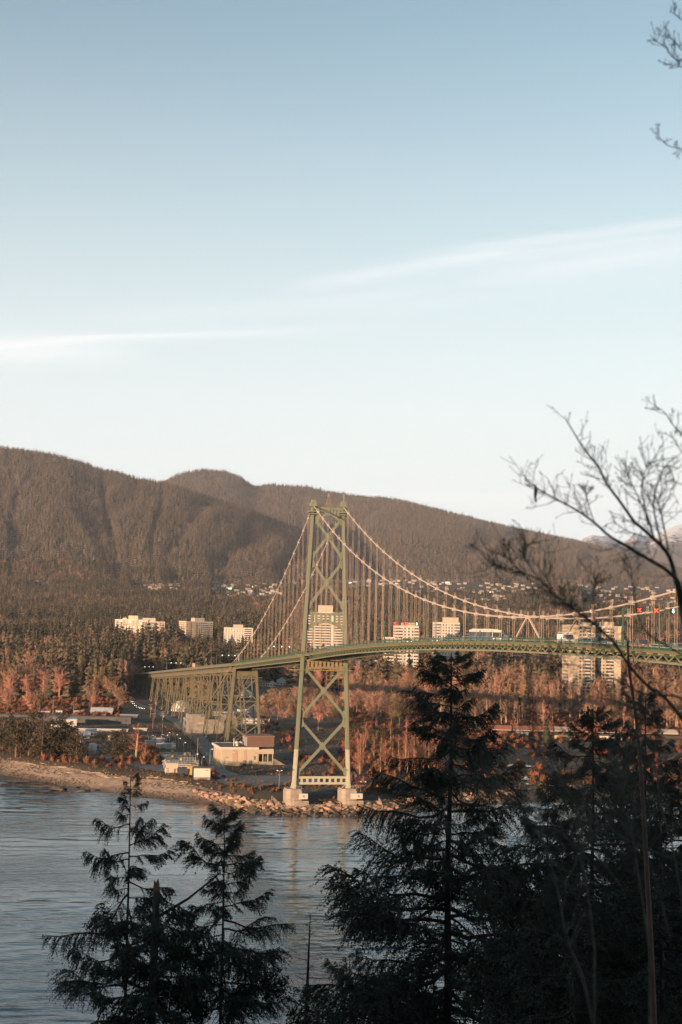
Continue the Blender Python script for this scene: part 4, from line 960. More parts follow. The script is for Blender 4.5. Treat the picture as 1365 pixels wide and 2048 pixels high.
fence([bw(-19, 4, 0)[:2], bw(-17, -7.4, 0)[:2], bw(-3, -8.2, 0)[:2], bw(6, -8.4, 0)[:2], bw(23, -7.8, 0)[:2], bw(24, 2, 0)[:2]], 2.2, 'pale wire fence around the feet of the bridge tower', CABLE, 3.2)

def street_lamp(p, h, label, heads=2, rz=0.0, lit=True, group=None, base=None):
    t = thing('street_lamp', label, 'street lamp', p, rz, group)
    MB().tube([(0, 0, -.2), (0, 0, h)], [.10, .06], 6).build('pole', GREY_METAL if base is None else base, t)
    for s in ((-1, 1) if heads == 2 else (1,)):
        a = MB().tube([(0, 0, h - .1), (s * .6, 0, h + .15)], .04, 5).build('arm', GREY_METAL, t)
        MB().box(s * .9 - .35, s * .9 + .35, -.16, .16, h + .08, h + .24).box(s * .9 - .28, s * .9 + .28, -.12, .12, h + .03, h + .08, 1).build('lamp_head', [WHITE, LAMP_ON if lit else WHITE], t)
    return t
def v3(p, dz=0): return Vector((p[0], p[1], float(H(p[0], p[1])) + dz))
street_lamp(v3(gp(558, 1597)), 6.5, 'twin headed lamp post left of the left tower pier', rz=.2)
street_lamp(v3(gp(726, 1598)), 6.5, 'twin headed lamp post right of the right tower pier', rz=.2)
street_lamp(v3(gp(420, 1531)), 7.5, 'bent headed lamp post between the hut and the pump house', 1, 0)
street_lamp(v3(gp(471, 1536)), 7.0, 'thin lamp post standing in front of the pump house wall', 1, 2.6, False)
for i, (px, py) in enumerate(((332, 1487), (351, 1486), (357, 1494), (367, 1503), (391, 1528), (404, 1534), (303, 1488), (322, 1486), (336, 1482))):
    street_lamp(v3(gp(px, py)), 4.5, 'small white topped lamp along the treatment basins', 1, 0, True, 'lamps along the basins')

fence([gp(452, 1545), gp(420, 1520), gp(398, 1496), gp(376, 1474), gp(350, 1452)], 2.3, 'dark fence along the inland side of the service road', STEEL_DARK, 3.0, False)
fence([gp(404, 1534), gp(385, 1508), gp(368, 1490), gp(345, 1470)], 1.8, 'dark fence between the treatment basin and the road', STEEL_DARK, 3.0, False)
WAGRED = mat('faded_red_paint', (.30, .05, .04), .7)
# block hut and pad
g = ground(388, 1559)
hu = thing('block_hut', 'small white block hut with a dark flat roof above the beach', 'hut', (g.x, g.y, g.z - .2), AXIS * .5)
MB().box(0, 6.9, 0, 6, 0, 4.9).build('wall', WHITE, hu); MB().box(-.15, 7.05, -.15, 6.15, 4.9, 5.2).build('roof', ROOF_BROWN, hu)
MB().box(5.0, 5.9, -.06, 0, 3.9, 4.1).build('vent', BLACK, hu); MB().box(-.03, 6.93, -.04, 0, 0, 1.2).build('base_course', CONCRETE_DARK, hu)
g = ground(398, 1566)
sg_ = thing('notice_board', 'small white notice board on two legs before the block hut', 'sign', (g.x, g.y, g.z)); MB().box(-.7, .7, -.04, .04, 1.0, 2.6).build('board', WHITE, sg_)
for x in (-.6, .6): MB().box(x - .05, x + .05, -.03, .03, -.2, 1.0).build('leg', GREY_METAL, sg_)
g = ground(331, 1553)
pw = thing('equipment_shed', 'low cream wall with a grey roof at the left end of the pipe yard', 'shed', (g.x, g.y, g.z - .1), AXIS * .5)
MB().box(0, 5.4, 0, 5, 0, 4.2).build('wall', CREAM2, pw); MB().box(-.1, 5.5, -.1, 5.1, 4.2, 4.5).build('roof', GREY_METAL, pw)
g = ground(380, 1551)
yb = thing('yellow_cabinet', 'tall yellow equipment cabinet beside the block hut', 'cabinet', (g.x, g.y, g.z), AXIS * .5); YEL = mat('yellow_paint', (.36, .24, .06), .7)
MB().box(-1.2, 1.0, 0, 2, .15, 4.0).build('case', YEL, yb); MB().box(-.1, -.06, -.03, 0, .3, 3.8).build('door_gap', BLACK, yb)
g = ground(365, 1550)
bt_ = thing('blue_skip', 'dark blue steel skip standing in the pipe yard', 'skip', (g.x, g.y, g.z), AXIS * .5); BLUE = mat('dark_blue_paint', (.025, .03, .045), .7)
MB().prism([(-2, .2), (2.2, .2), (2.6, 2.6), (-2.4, 2.6)], 'y', 0, 2.2).build('hopper', BLUE, bt_); MB().box(-1.8, 2, .2, 2, 0, .2).build('skid', BLACK, bt_)
g = ground(333, 1559)
pr = thing('pipe_rail', 'pale pipe run with posts along the front of the yard', 'pipe', (g.x, g.y, g.z), AXIS * .4)
for z in (1.0, 1.9): MB().tube([(0, 0, z), (11, 0, z)], .14, 7).build('pipe', WHITE, pr)
for i in range(6): MB().box(i * 2.2 - .06, i * 2.2 + .06, -.06, .06, -.2, 2.0).build('post', GREY_METAL, pr)
MB().tube([(-1.2, 0, -.2), (-1.2, 0, 3.6), (-.4, 0, 3.9)], .18, 7).build('vent_pipe', WHITE, pr)

# treatment basins running inland
o = ground(338, 1534); o2 = ground(318, 1505)
dv = Vector((o2.x - o.x, o2.y - o.y, 0)); rzb = math.atan2(dv.y, dv.x) - math.pi / 2
bas = thing('treatment_basin', 'rectangular concrete treatment basin with three railed walkways across it', 'basin', (o.x, o.y, o.z), rzb)
BW, BL = 13.5, 60
MB().box(-.6, 0, 0, BL, -.3, 1.4).box(BW, BW + .6, 0, BL, -.3, 1.4).box(0, BW, -.6, 0, -.3, 1.4).box(0, BW, BL, BL + .6, -.3, 1.4).box(BW / 2 - .2, BW / 2 + .2, .0, BL, -.3, 1.2).build('basin_wall', CONCRETE, bas)
MB().box(0, BW, 0, BL, -.2, .5).build('sludge', mat('dark_basin_water', (.02, .025, .025), .15), bas)
for k, y in enumerate((4, 17, 31, 45)):
    w = MB().box(-.6, BW + .6, y, y + 1.6, 1.42, 1.62).build('walkway', GREY_METAL, bas); r = MB()
    for e in (y + .05, y + 1.55):
        r.box(-.5, BW + .5, e - .03, e + .03, 2.6, 2.68).box(-.5, BW + .5, e - .03, e + .03, 2.1, 2.16)
        for i in range(12): x = -.4 + i * (BW + .8) / 11; r.box(x - .04, x + .04, e - .04, e + .04, 1.6, 2.68)
    tag(r.build('railing', GREY_METAL, w), kind='stuff')
    MB().lathe([(.05, 2.3), (.55, 2.6), (.75, 3.1), (.55, 3.6), (.05, 3.9)], 10, cx=(6, 3, 10, 5)[k], cy=y - .3).build('float_ball', YEL, w)
for i, (px, py) in enumerate(((382, 1496), (395, 1522), (384, 1484))):
    p = v3(gp(px, py)); t = thing('timber_post', 'tall orange lit timber post beside the basins', 'post', p, 0, 'timber posts beside the basins'); MB().tube([(0, 0, -.3), (0, 0, (9, 11, 7)[i])], [.22, .14], 7).build('shaft', WOODPOLE, t); MB().box(-.25, .25, -.04, .04, (8.2, 10, 6.3)[i], (8.35, 10.15, 6.45)[i]).build('bracket', GREY_METAL, t)
for i, (px, py, w, h) in enumerate(((300, 1492, 5, 2.6), (323, 1496, 5, 2.4), (343, 1499, 4.5, 3), (318, 1484, 7, 2))):
    p = v3(gp(px, py)); t = thing('machine_housing', 'small grey machine housing behind the basins', 'machine', p, AXIS, 'grey housings behind the basins'); MB().box(-w / 2, w / 2, 0, 3, 0, h).build('case', GREY_METAL, t); MB().box(-w / 2 - .1, w / 2 + .1, -.1, 3.1, h, h + .18).build('lid', LIGHT_ROOF, t); MB().tube([(w * .2, 1, h), (w * .2, 1, h + 1.2)], .2, 7).build('stack', WHITE, t)

for i in range(26):
    px, py = random.choice(((random.uniform(286, 345), random.uniform(1472, 1502)), (random.uniform(330, 345), random.uniform(1520, 1550)), (random.uniform(120, 260), random.uniform(1466, 1500))))
    p = v3(gp(px, py)); k = i % 3; w = random.uniform(.8, 2.2)
    if k == 0: t = thing('pipe_stand', 'low bent pipe standing in the works yard', 'pipe', p, random.uniform(0, 3), 'pipes in the works yard'); MB().tube([(0, 0, -.2), (0, 0, 1.8), (.5, 0, 2.2), (1.6, 0, 2.2), (1.6, 0, -.2)], .16, 7).build('pipe', WHITE, t); MB().lathe([(.3, 1.0), (.3, 1.14)], 9).build('flange', GREY_METAL, t)
    elif k == 1: t = thing('equipment_box', 'small pale equipment box on legs in the works yard', 'equipment box', p, random.uniform(0, 3), 'equipment boxes in the works yard'); MB().box(-w / 2, w / 2, -.5, .5, .4, 2.0).build('case', (LIGHT_ROOF, CREAM2, GREY_METAL)[i // 3 % 3], t); MB().box(-w / 2 - .05, w / 2 + .05, -.55, .55, 2.0, 2.1).build('lid', GREY_METAL, t); MB().box(-w / 2, -w / 2 + .1, -.4, .4, -.2, .4).box(w / 2 - .1, w / 2, -.4, .4, -.2, .4).build('stand', BLACK, t)
    else: t = thing('valve_post', 'red topped valve post in the works yard', 'valve', p, 0, 'valve posts in the works yard'); MB().tube([(0, 0, -.2), (0, 0, 1.4)], .12, 7).build('post', GREY_METAL, t); MB().lathe([(.35, 1.4), (.4, 1.48), (.35, 1.56)], 10).build('handwheel', WAGRED, t)
# dome
g = at_y(361, 1420, 1034); g.z = float(H(g.x, g.y)) - .2
dm = thing('storage_dome', 'white ribbed storage dome with a low base behind the trestle', 'dome', (g.x, g.y + 8, g.z), 0)
MB().lathe([(7.8, 0), (7.6, 1.6), (7.0, 3.6), (5.9, 5.4), (4.2, 6.9), (2.2, 7.8), (.3, 8.1)], 20).build('shell', WHITE, dm, True)
MB().box(-3.2, 3.2, -9.5, -6.8, 0, 2.4).build('entrance', GREY_METAL, dm)
rb = MB()
for k in range(10):
    a = 2 * math.pi * k / 10; rb.tube([(r_ * math.cos(a), r_ * math.sin(a), z) for r_, z in ((7.86, 0), (7.1, 3.6), (6, 5.45), (4.3, 6.95), (2.2, 7.9), (.3, 8.2))], .1, 4)
tag(rb.build('rib', LIGHT_ROOF, dm), kind='stuff')

# low buildings and tanks at the left
def shed(px, py, wpx, hpx, depth, label, wall=WHITE, roof=LIGHT_ROOF, rz=AXIS, name='industrial_shed', gable=False, cat='shed', group=None):
    g = ground(px, py); k = g.y / F_PX; w, h = wpx * k, hpx * k
    t = thing(name, label, cat, (g.x, g.y, g.z - .2), rz, group)
    MB().box(-w / 2, w / 2, 0, depth, 0, h).build('wall', wall, t)
    if gable: 
        MB().prism([(-.4, h - .1), (depth + .4, h - .1), (depth / 2, h + depth * .22)], 'x', -w / 2 - .4, w / 2 + .4).build('roof', roof, t)
    else: MB().box(-w / 2 - .3, w / 2 + .3, -.3, depth + .3, h, h + .35).build('roof', roof, t)
    nw = max(1, int(w / 6))
    for i in range(nw): c = -w / 2 + w * (i + .5) / nw; MB().box(c - .8, c + .8, -.06, .05, h * .4, h * .72).build('window', GLASS, t)
    return t
shed(126, 1462, 44, 13, 12, 'white flat roofed works hall, lower front part', WHITE); shed(131, 1452, 44, 13, 12, 'white works hall with a small roof box, upper rear part', WHITE)
shed(201, 1462, 108, 4, 3, 'very long low white roofed shelter behind the pines', GREY_METAL, WHITE, rz=.1); shed(281, 1462, 26, 5, 4, 'short white roofed shelter left of the basins', GREY_METAL, WHITE, rz=.1)
shed(169, 1478, 22, 8, 9, 'small shed with a slanting pale roof between pines and tanks', GREY_METAL, LIGHT_ROOF, gable=True); shed(183, 1472, 20, 7, 9, 'small gabled shed right of the slanting pale roof', TAN, GREY_METAL, gable=True)
shed(110, 1444, 300, 12, 9, 'long grey windowless wall of a warehouse at the far left', SHADED_CLAD, SHADED_CLAD, rz=.02); shed(258, 1441, 34, 11, 8, 'grey corrugated container shed right of the long warehouse', SHADED_CLAD, GREY_METAL, rz=.02)
shed(203, 1431, 42, 8, 12, 'tan shed with a pale sloping roof behind the warehouse', TAN, LIGHT_ROOF, rz=.1, gable=True)
shed(88, 1430, 22, 7, 6, 'pale container behind the warehouse, left of the pole', LIGHT_ROOF, LIGHT_ROOF, rz=.05, name='container', cat='container'); shed(118, 1430, 12, 8, 5, 'pale round ended container behind the warehouse, right of the pole', LIGHT_ROOF, LIGHT_ROOF, rz=.05, name='container', cat='container'); shed(157, 1428, 18, 6, 5, 'white box container among bare bushes behind the warehouse', WHITE, WHITE, rz=.05, name='container', cat='container')
shed(484, 1424, 18, 5, 4, 'white roofed bus shelter like shed behind the trestle', WHITE, WHITE, rz=.1); shed(512, 1447, 54, 9, 9, 'long low white building behind the cable bent', WHITE, LIGHT_ROOF, rz=.1); shed(448, 1432, 40, 8, 9, 'grey low building right of the storage dome', GREY_METAL, GREY_METAL, rz=.1)
def tank(px, py, rpx, hpx, label, m_):
    g = ground(px, py); k = g.y / F_PX; r_, h = rpx * k, hpx * k; t = thing('storage_tank', label, 'tank', (g.x, g.y + r_, g.z - .1))
    MB().lathe([(r_, 0), (r_, h)], 20).build('shell', m_, t, True); MB().lathe([(r_ * 1.03, h), (r_ * .5, h + r_ * .25), (.05, h + r_ * .32)], 20).build('roof', LIGHT_ROOF, t)
    la = MB()
    for s in (-.25, .25): la.box(s - .03, s + .03, -r_ - .2, -r_ - .14, 0, h)
    for i in range(int(h / .4)): la.box(-.25, .25, -r_ - .19, -r_ - .15, i * .4, i * .4 + .04)
    la.build('ladder', GREY_METAL, t)
tank(184, 1510, 8, 21, 'shaded white tank left of the sunlit one among the pines', WHITE); tank(206, 1510, 8, 20, 'sunlit cream tank between the dark pines', CREAM2); tank(221, 1482, 6, 11, 'small cream tank showing above the right pine', CREAM2)
shed(196, 1500, 26, 9, 5, 'pipe rack building behind the two tanks', GREY_METAL, GREY_METAL, rz=.1)

# utility poles and wires
def pole(px, py, h, label, arms=1, m_=WOODPOLE):
    g = ground(px, py); t = thing('utility_pole', label, 'utility pole', g, .2)
    MB().tube([(0, 0, -.5), (0, 0, h)], [.22, .14], 7).build('shaft', m_, t)
    for k in range(arms): MB().box(-1.4, 1.4, -.08, .08, h - .6 - k * 1.1, h - .42 - k * 1.1).build('crossarm', m_, t)
    for s in (-1.2, 0, 1.2): MB().lathe([(.05, h - .42), (.1, h - .3), (.05, h - .1)], 6, cx=s).build('insulator', GREY_METAL, t)
    if arms > 1: MB().lathe([(.3, h - 3.6), (.3, h - 2.6)], 8, cx=.45).build('transformer', GREY_METAL, t)
    return g + Vector((0, 0, h))
p1 = pole(106, 1436, 12, 'grey utility pole left above the works hall', 1, CONCRETE); p2 = pole(147, 1434, 9, 'shorter utility pole right of the works hall', 1, CONCRETE)
p3 = pole(301, 1444, 12, 'brown utility pole with transformers left of the tall one', 3); p4 = pole(310, 1441, 15, 'tallest brown utility pole beside the road', 2); p5 = pole(306, 1458, 10, 'short orange brown pole in front of the pair', 1); p6 = pole(325, 1466, 13, 'pale utility pole with a crowded head near the road', 3, CONCRETE)
p7 = pole(1039, 1450, 14, 'thin utility pole with a white box right of the big cedar', 1, CONCRETE)
def wire(a, b, label, sag=1.2):
    n = 12; pts = [a.lerp(b, i / n) - Vector((0, 0, 4 * sag * (i / n) * (1 - i / n))) for i in range(n + 1)]
    t = tag(MB().tube(pts, .035, 4, cap=False).build('overhead_wire', BLACK), label, 'wire')
wire(p1, p2, 'overhead wire between the two left poles'); wire(p2, p3, 'overhead wire from the shorter left pole to the brown pole'); wire(p4, at_y(-120, 1405, 960), 'long overhead wire running left from the tallest pole', 2.5); wire(p4, at_y(540, 1395, 1060), 'overhead wire running right from the tallest pole past the trestle', 2)
wire(p1, at_y(-100, 1404, 900), 'overhead wire leaving the picture at the left'); wire(p7, at_y(1420, 1416, 1000), 'overhead wire across the poplar grove at right'); wire(p7, at_y(760, 1494, 900), 'overhead wire crossing the red birches', 1)

# railway wagons and lit sheds on the right bank
rail0, rail1 = at_y(1000, 1462, 900), at_y(1420, 1466, 900)
emb = MB(); emb.prism([(-4, -8), (8, -8), (4, 0), (0, 0)], 'x', 0, 190); e_ = emb.build('railway_embankment', LAND, None, loc=(at_y(960, 1462, 905).x, 905, 6.5)); tag(e_, 'low railway embankment behind the right shore', kind='structure')
WAG = [mat('rust_brown_wagon', (.16, .06, .04), .8, noise=(.6, (.10, .045, .035), 1.5)), mat('grey_wagon', (.22, .20, .18), .8)]
def wagon(i):
    m_ = WAG[1 if i in (3, 8) else 0]; x = at_y(985, 1462, 905).x + i * 13.6
    t = thing('railway_wagon', ('grey' if i in (3, 8) else 'rust brown') + ' railway wagon in the train behind the right shore', 'railway wagon', (x, 907, 6.5), 0, ('grey' if i in (3, 8) else 'rust brown') + ' wagons of the train')
    MB().box(0, 12.6, -1.4, 1.4, 1.2, 4.0).build('body', m_, t); MB().box(.1, 12.5, -1.5, 1.5, .9, 1.2).build('underframe', WHITE, t); MB().box(5.2, 7.4, -1.46, -1.4, 1.3, 3.8).build('door', m_, t)
    for x2 in (1.6, 3.2, 9.4, 11): MB().tube([(x2, -1.2, .45), (x2, 1.2, .45)], .45, 9).build('wheel', BLACK, t)
for i in range(11): wagon(i)
shed(1131, 1479, 40, 8, 8, 'low cream building lit by the sun on the right bank', CREAM, ROOF_BROWN, rz=-.1); shed(1222, 1480, 44, 8, 8, 'pale low building behind the conifers on the right bank', WHITE, ROOF_BROWN, rz=-.1); shed(1048, 1474, 20, 9, 6, 'small grey hut by the railway right of the big cedar', GREY_METAL, GREY_METAL)
# mud flat with pools
MUD = mat('wet_mud', (.07, .06, .05), .35, noise=(.06, (.10, .085, .065), 1.6))
POOL = mat('still_pool_water', (.01, .018, .02), .05)
def puddle(px0, px1, py, dy, label):
    a, b = at_z(px0, py, .9), at_z(px1, py + 1, .9); n = 18; V = []; cx, cy = (a.x + b.x) / 2, (a.y + b.y) / 2; rx = (b.x - a.x) / 2; ry = dy * a.y * a.y / (F_PX * 67)
    for k in range(n): t = 2 * math.pi * k / n; q = 1 + .25 * math.sin(3 * t + px0); V.append((cx + rx * math.cos(t) * q, cy + ry * math.sin(t) * q, 0))
    zz = max(float(H(v[0], v[1])) for v in V) + .06
    m = MB(); m._add([(v[0], v[1], zz) for v in V], [tuple(range(n))]); tag(m.build('tidal_pool', POOL), label, kind='structure')
puddle(1020, 1120, 1556, 3, 'shining tidal pool on the right bank, upper'); puddle(1060, 1150, 1567, 3.5, 'shining tidal pool on the right bank, middle'); puddle(1125, 1170, 1583, 2.5, 'shining tidal pool on the right bank, lower'); puddle(970, 1090, 1534, 2.5, 'pale stream far back on the right bank')
# ------------------------------------------------------------------ single trees on the far shore
KEEP = []          # spots taken by single trees
def tree(name, cat, label, protos, p, h, group=None, wide=1.0):
    tr, cr = random.choice(protos); t = thing(name, label, cat, p, random.uniform(0, 6.28), group); s = (h * wide, h * wide, h)
    link('trunk', tr, t, scl=s); link('crown', cr, t, scl=s); KEEP.append((p.x, p.y)); return t
def zone(px0, px1, Y0, Y1, n, h0, h1, name, cat, label, protos, group, wide=(.85, 1.15), gap=5.0, all_h=False):
    done = []; tries = 0
    while len(done) < n and tries < n * 30:
        tries += 1; Y = random.uniform(Y0, Y1); px = random.uniform(px0, px1); x = at_y(px, 1300, Y).x
        if any((x - a) ** 2 + (Y - b) ** 2 < gap * gap for a, b in done): continue
        if any(abs(x - hx_) < hw and -30 < Y - hy_ < 12 for hx_, hy_, hw, _ in HOUSE_XY): continue
        if abs((Vector((x, Y, 0)) - BR).dot(_BR)) < 15 and Y < 1380: continue
        done.append((x, Y)); f = (px - px0) / (px1 - px0); pl = ('left' if f < .34 else 'middle' if f < .67 else 'right') + (' front' if Y < (Y0 + Y1) / 2 else ' rear')
        tree(name, cat, label + ', ' + pl + ' part', protos, Vector((x, Y, float(H(x, Y)) - .3)), random.uniform(h0, h1), group + ', ' + pl + ' part', random.uniform(*wide))
zone(700, 850, 900, 1150, 34, 22, 31, 'bare_tree', 'tree', 'leafless orange lit tree on the flat right of the bridge tower', ROUND, 'bare trees right of the bridge tower')
zone(535, 692, 860, 1200, 30, 16, 27, 'bare_tree', 'tree', 'leafless tree seen behind or left of the bridge tower legs', ROUND, 'bare trees behind the tower legs')
zone(860, 1380, 960, 1130, 112, 24, 33, 'poplar_tree', 'tree', 'tall leafless poplar in the grove behind the right bank', POPLAR, 'poplars of the grove', (1.0, 1.4), 4.5)
zone(692, 880, 620, 760, 46, 9, 19, 'birch_tree', 'tree', 'slender reddish leafless birch right of the tower foot', BIRCH, 'red birches right of the tower foot', (1.0, 1.4), 3.5)
zone(-30, 262, 1130, 1300, 40, 24, 36, 'bare_tree', 'tree', 'tall leafless tree in the lit row above the warehouse', ROUND + POPLAR[:2], 'lit bare trees above the warehouse')
zone(262, 470, 1450, 1950, 44, 22, 32, 'bare_tree', 'tree', 'leafless tree behind the trestle viaduct deck', ROUND, 'bare trees behind the viaduct')
for px, py, h, lab in ((62, 1428, 23, 'left one of two bare trees standing close before the dark wood'), (78, 1428, 25, 'right one of two bare trees standing close before the dark wood'), (17, 1424, 22, 'bare tree before the dark wood near the left edge'), (183, 1424, 21, 'small bare tree over the tan sloping roof'), (236, 1424, 24, 'round bare tree left of the viaduct end')):
    tree('bare_tree', 'tree', lab, ROUND, ground(px, py), h, None, 1.0)
tree('birch_tree', 'tree', 'tall orange birch right of the round pine on the shore', BIRCH, ground(271, 1523), 19, None, 2.2); tree('birch_tree', 'tree', 'smaller birch stem right of the tall orange birch', BIRCH, ground(290, 1526), 10, None, 2.2)
tree('birch_tree', 'tree', 'small round bare tree just right of the right pier', ROUND, ground(722, 1588), 10, None, 1.0); tree('birch_tree', 'tree', 'pale forked birch left of the big cedar crown', BIRCH, ground(842, 1530), 13, None, 1.5)
# dark pines on the shore
for i, (px, py, h) in enumerate(((5, 1512, 17), (32, 1518, 20), (58, 1512, 21), (84, 1518, 18), (106, 1516, 19), (132, 1516, 17), (153, 1520, 14), (20, 1500, 18), (72, 1502, 20), (120, 1502, 18), (-22, 1515, 19), (45, 1522, 13), (96, 1524, 11))):
    tree('pine_tree', 'tree', 'dark bushy pine in the clump above the beach at left', PINES, ground(px, py), h, 'pines above the beach', 1.15)
for px, py, h, lab in ((226, 1518, 14, 'dark pine at the left of the pair beside the birch'), (246, 1520, 15, 'dark pine at the right of the pair beside the birch'), (130, 1476, 15, 'single pointed pine rising before the works hall')):
    tree('pine_tree', 'tree', lab, PINES, ground(px, py), h, None, 1.1)
zone(-40, 255, 1150, 1330, 42, 22, 34, 'conifer_tree', 'tree', 'dark conifer among the bare trees above the warehouse', CONIFERS, 'conifers above the warehouse', (1.0, 1.3))
zone(270, 620, 1480, 2250, 60, 20, 32, 'conifer_tree', 'tree', 'conifer in the wood below the pale apartment blocks', CONIFERS, 'conifers below the apartment blocks', (1.0, 1.3))
zone(700, 1370, 1150, 1500, 40, 16, 28, 'conifer_tree', 'tree', 'conifer showing between bare trees right of the tower', CONIFERS, 'conifers among the bare trees at right', (1.0, 1.3))
zone(690, 870, 770, 900, 16, 6, 11, 'conifer_tree', 'tree', 'low dark evergreen behind the red birches', PINES, 'low evergreens behind the birches', (1.0, 1.4))
tree('conifer_tree', 'tree', 'single brown green conifer before the railway wagons', CONIFERS, ground(1094, 1500), 17, None, 1.5)
zone(160, 243, 1215, 1330, 16, 31, 40, 'conifer_tree', 'tree', 'tall dark conifer shading the far end of the viaduct', CONIFERS, 'tall conifers beside the viaduct end', (1.1, 1.35))
# shrubs
def shrub_mesh(seed):
    r = random.Random(seed); V = []; F = []
    for k in range(150):
        a = r.uniform(0, 6.28); q = r.random() ** .6; b = Vector((math.cos(a) * q * .25, math.sin(a) * q * .25, 0)); e = Vector((math.cos(a) * q * r.uniform(.4, .62), math.sin(a) * q * r.uniform(.4, .62), r.uniform(.35, 1.0) * (1 - q * .45)))
        w = Vector((-math.sin(a), math.cos(a), 0)) * r.uniform(.012, .035); m = b.lerp(e, .55) + Vector((0, 0, .08)); i = len(V); V += [b - w, b + w, m + w * 1.6, m - w * 1.6, e]; F += [(i, i + 1, i + 2), (i, i + 2, i + 3), (i + 3, i + 2, i + 4)]
    return np_mesh('shrub', [tuple(v) for v in V], F, SHRUB)
SHRUBS = [shrub_mesh(i) for i in range(5)]
def shrubs(px0, px1, py0, py1, n, h0, h1, label, group):
    for i in range(n):
        g = ground(random.uniform(px0, px1), random.uniform(py0, py1)); h = random.uniform(h0, h1)
        o = link('shrub', random.choice(SHRUBS), None, g - Vector((0, 0, .15)), (0, 0, random.uniform(0, 6)), (h * 1.3, h * 1.3, h)); tag(o, label, 'shrub', group)
shrubs(275, 318, 1505, 1530, 16, 3.5, 7, 'reddish leafless shrub right of the tall orange birch', 'shrubs beside the birch'); shrubs(-10, 262, 1519, 1534, 44, 2, 4.2, 'russet shrub at the foot of the beach pines', 'shrubs under the pines')
shrubs(432, 560, 1570, 1592, 30, 1.2, 2.4, 'russet shrub along the top of the stone bank', 'shrubs on the stone bank'); shrubs(560, 745, 1599, 1607, 34, 1.0, 2.0, 'rust coloured shrub in front of the tower piers', 'shrubs before the piers')
shrubs(415, 432, 1540, 1562, 8, 2, 3, 'dark shrub right of the block hut', 'shrubs by the hut'); shrubs(590, 690, 1505, 1560, 26, 2, 4.5, 'reddish thicket shrub between the tower legs', 'shrubs between the tower legs'); shrubs(695, 860, 1540, 1595, 44, 2, 4.5, 'dark red thicket shrub right of the tower foot', 'shrubs right of the tower foot'); shrubs(520, 600, 1440, 1500, 24, 2.5, 5, 'dark scrub bush between pump house and tower', 'scrub right of the pump house')

# ------------------------------------------------------------------ wooded lowland as one mass
def free_of(x, y):
    k = np.ones(len(x), bool)
    for hx_, hy_, hw, cl_ in HOUSE_XY:
        sc_ = y / hy_
        k &= ~((np.abs(x - hx_ * sc_) < hw) & (y > hy_ - cl_) & (y < hy_ + 18))
    return k
n = 130000
yy = np.sqrt(rng.uniform(1130 ** 2, 4700 ** 2, n)); xx = rng.uniform(-.30, .30, n) * yy
px = 682.5 + F_PX * xx / yy
keep = free_of(xx, yy)
dv_ = (xx - BR.x) * _BR.x + (yy - BR.y) * _BR.y; su_ = (xx - BR.x) * _BA.x + (yy - BR.y) * _BA.y
keep &= ~((np.abs(dv_) < 14) & (su_ < 900))
keep &= ~((px > 262) & (px < 470) & (yy < 1480) & (dv_ < 30)) & ~((px > 440) & (px < 700) & (yy < 1320)) & ~((px > 690) & (px < 860) & (yy > 1290) & (yy < 1780) & (rng.random(n) < .85)) & ~((px > 440) & (px < 580) & (yy < 1560) & (rng.random(n) < .9)) & ~((px > 860) & (yy < 1160)) & ~((px > 960) & (px < 1240) & (yy > 1180) & (yy < 1330) & (rng.random(n) < .5))
keep &= ~((px > 700) & (px < 860) & (yy < 1200))
dens = np.where((px < 262) & (yy < 1700), 1.0, np.where(yy < 2600, .58, .75)); keep &= rng.random(n) < dens
xx, yy, px = xx[keep], yy[keep], px[keep]
nb = fbm(xx * .006 + 5, yy * .004, 3)
pb = np.where(px < 690, np.where(yy < 1500, .55, np.where(yy < 2200, .44, np.where(yy < 3200, .22, .08))), np.where(yy < 2000, .66, np.where(yy < 2800, .36, .14)))
pb = np.where((px < 260) & (yy > 2350) & (yy < 2620), .75, pb)
bare = rng.random(len(xx)) < np.clip(pb + (nb - .47) * 1.6, 0.01, .95)
zz = H_all(xx, yy)
_d = zz * math.sin(PITCH) - CAM_H * math.sin(PITCH) + yy * math.cos(PITCH); _u = (zz - CAM_H) * math.cos(PITCH) - yy * math.sin(PITCH)
_X, _Y = xx / _d, _u / _d; qx = 682.5 + F_PX * (_X * math.cos(ROLL) + _Y * math.sin(ROLL)); qy = 1024 - F_PX * (-_X * math.sin(ROLL) + _Y * math.cos(ROLL))
town = np.zeros(len(xx), bool)
for x0, x1, y0, y1 in TOWN: town |= (qx > x0 - 6) & (qx < x1 + 6) & (qy > y0 - 3) & (qy < y1 + 9)
drop = town & (rng.random(len(xx)) < .35); xx, yy, px, zz, bare, town = (a[~drop] for a in (xx, yy, px, zz, bare, town))
for sel, nm, coll, lab, h0, h1, nn, wd in ((~bare, 'woodland', MID_CON, 'dark conifer woodland covering the low ground', 20, 39, 6, 1.15), (bare, 'bare_woodland', MID_BARE, 'leafless orange brown woodland among the conifers', 20, 32, 7, 1.05)):
    m_ = int(sel.sum()); h = rng.uniform(h0, h1, m_) * np.clip(.45 + 1.1 * fbm(xx[sel] * .012, yy[sel] * .012), .6, 1.4) * np.where(yy[sel] > 3200, .85, 1) * np.where(town[sel], .42, 1); w = h * wd * rng.uniform(.85, 1.15, m_)
    scatter(nm, np.stack([xx[sel], yy[sel], zz[sel] - .6], 1), np.stack([w, w, h], 1), rng.integers(0, nn, m_), coll, lab)

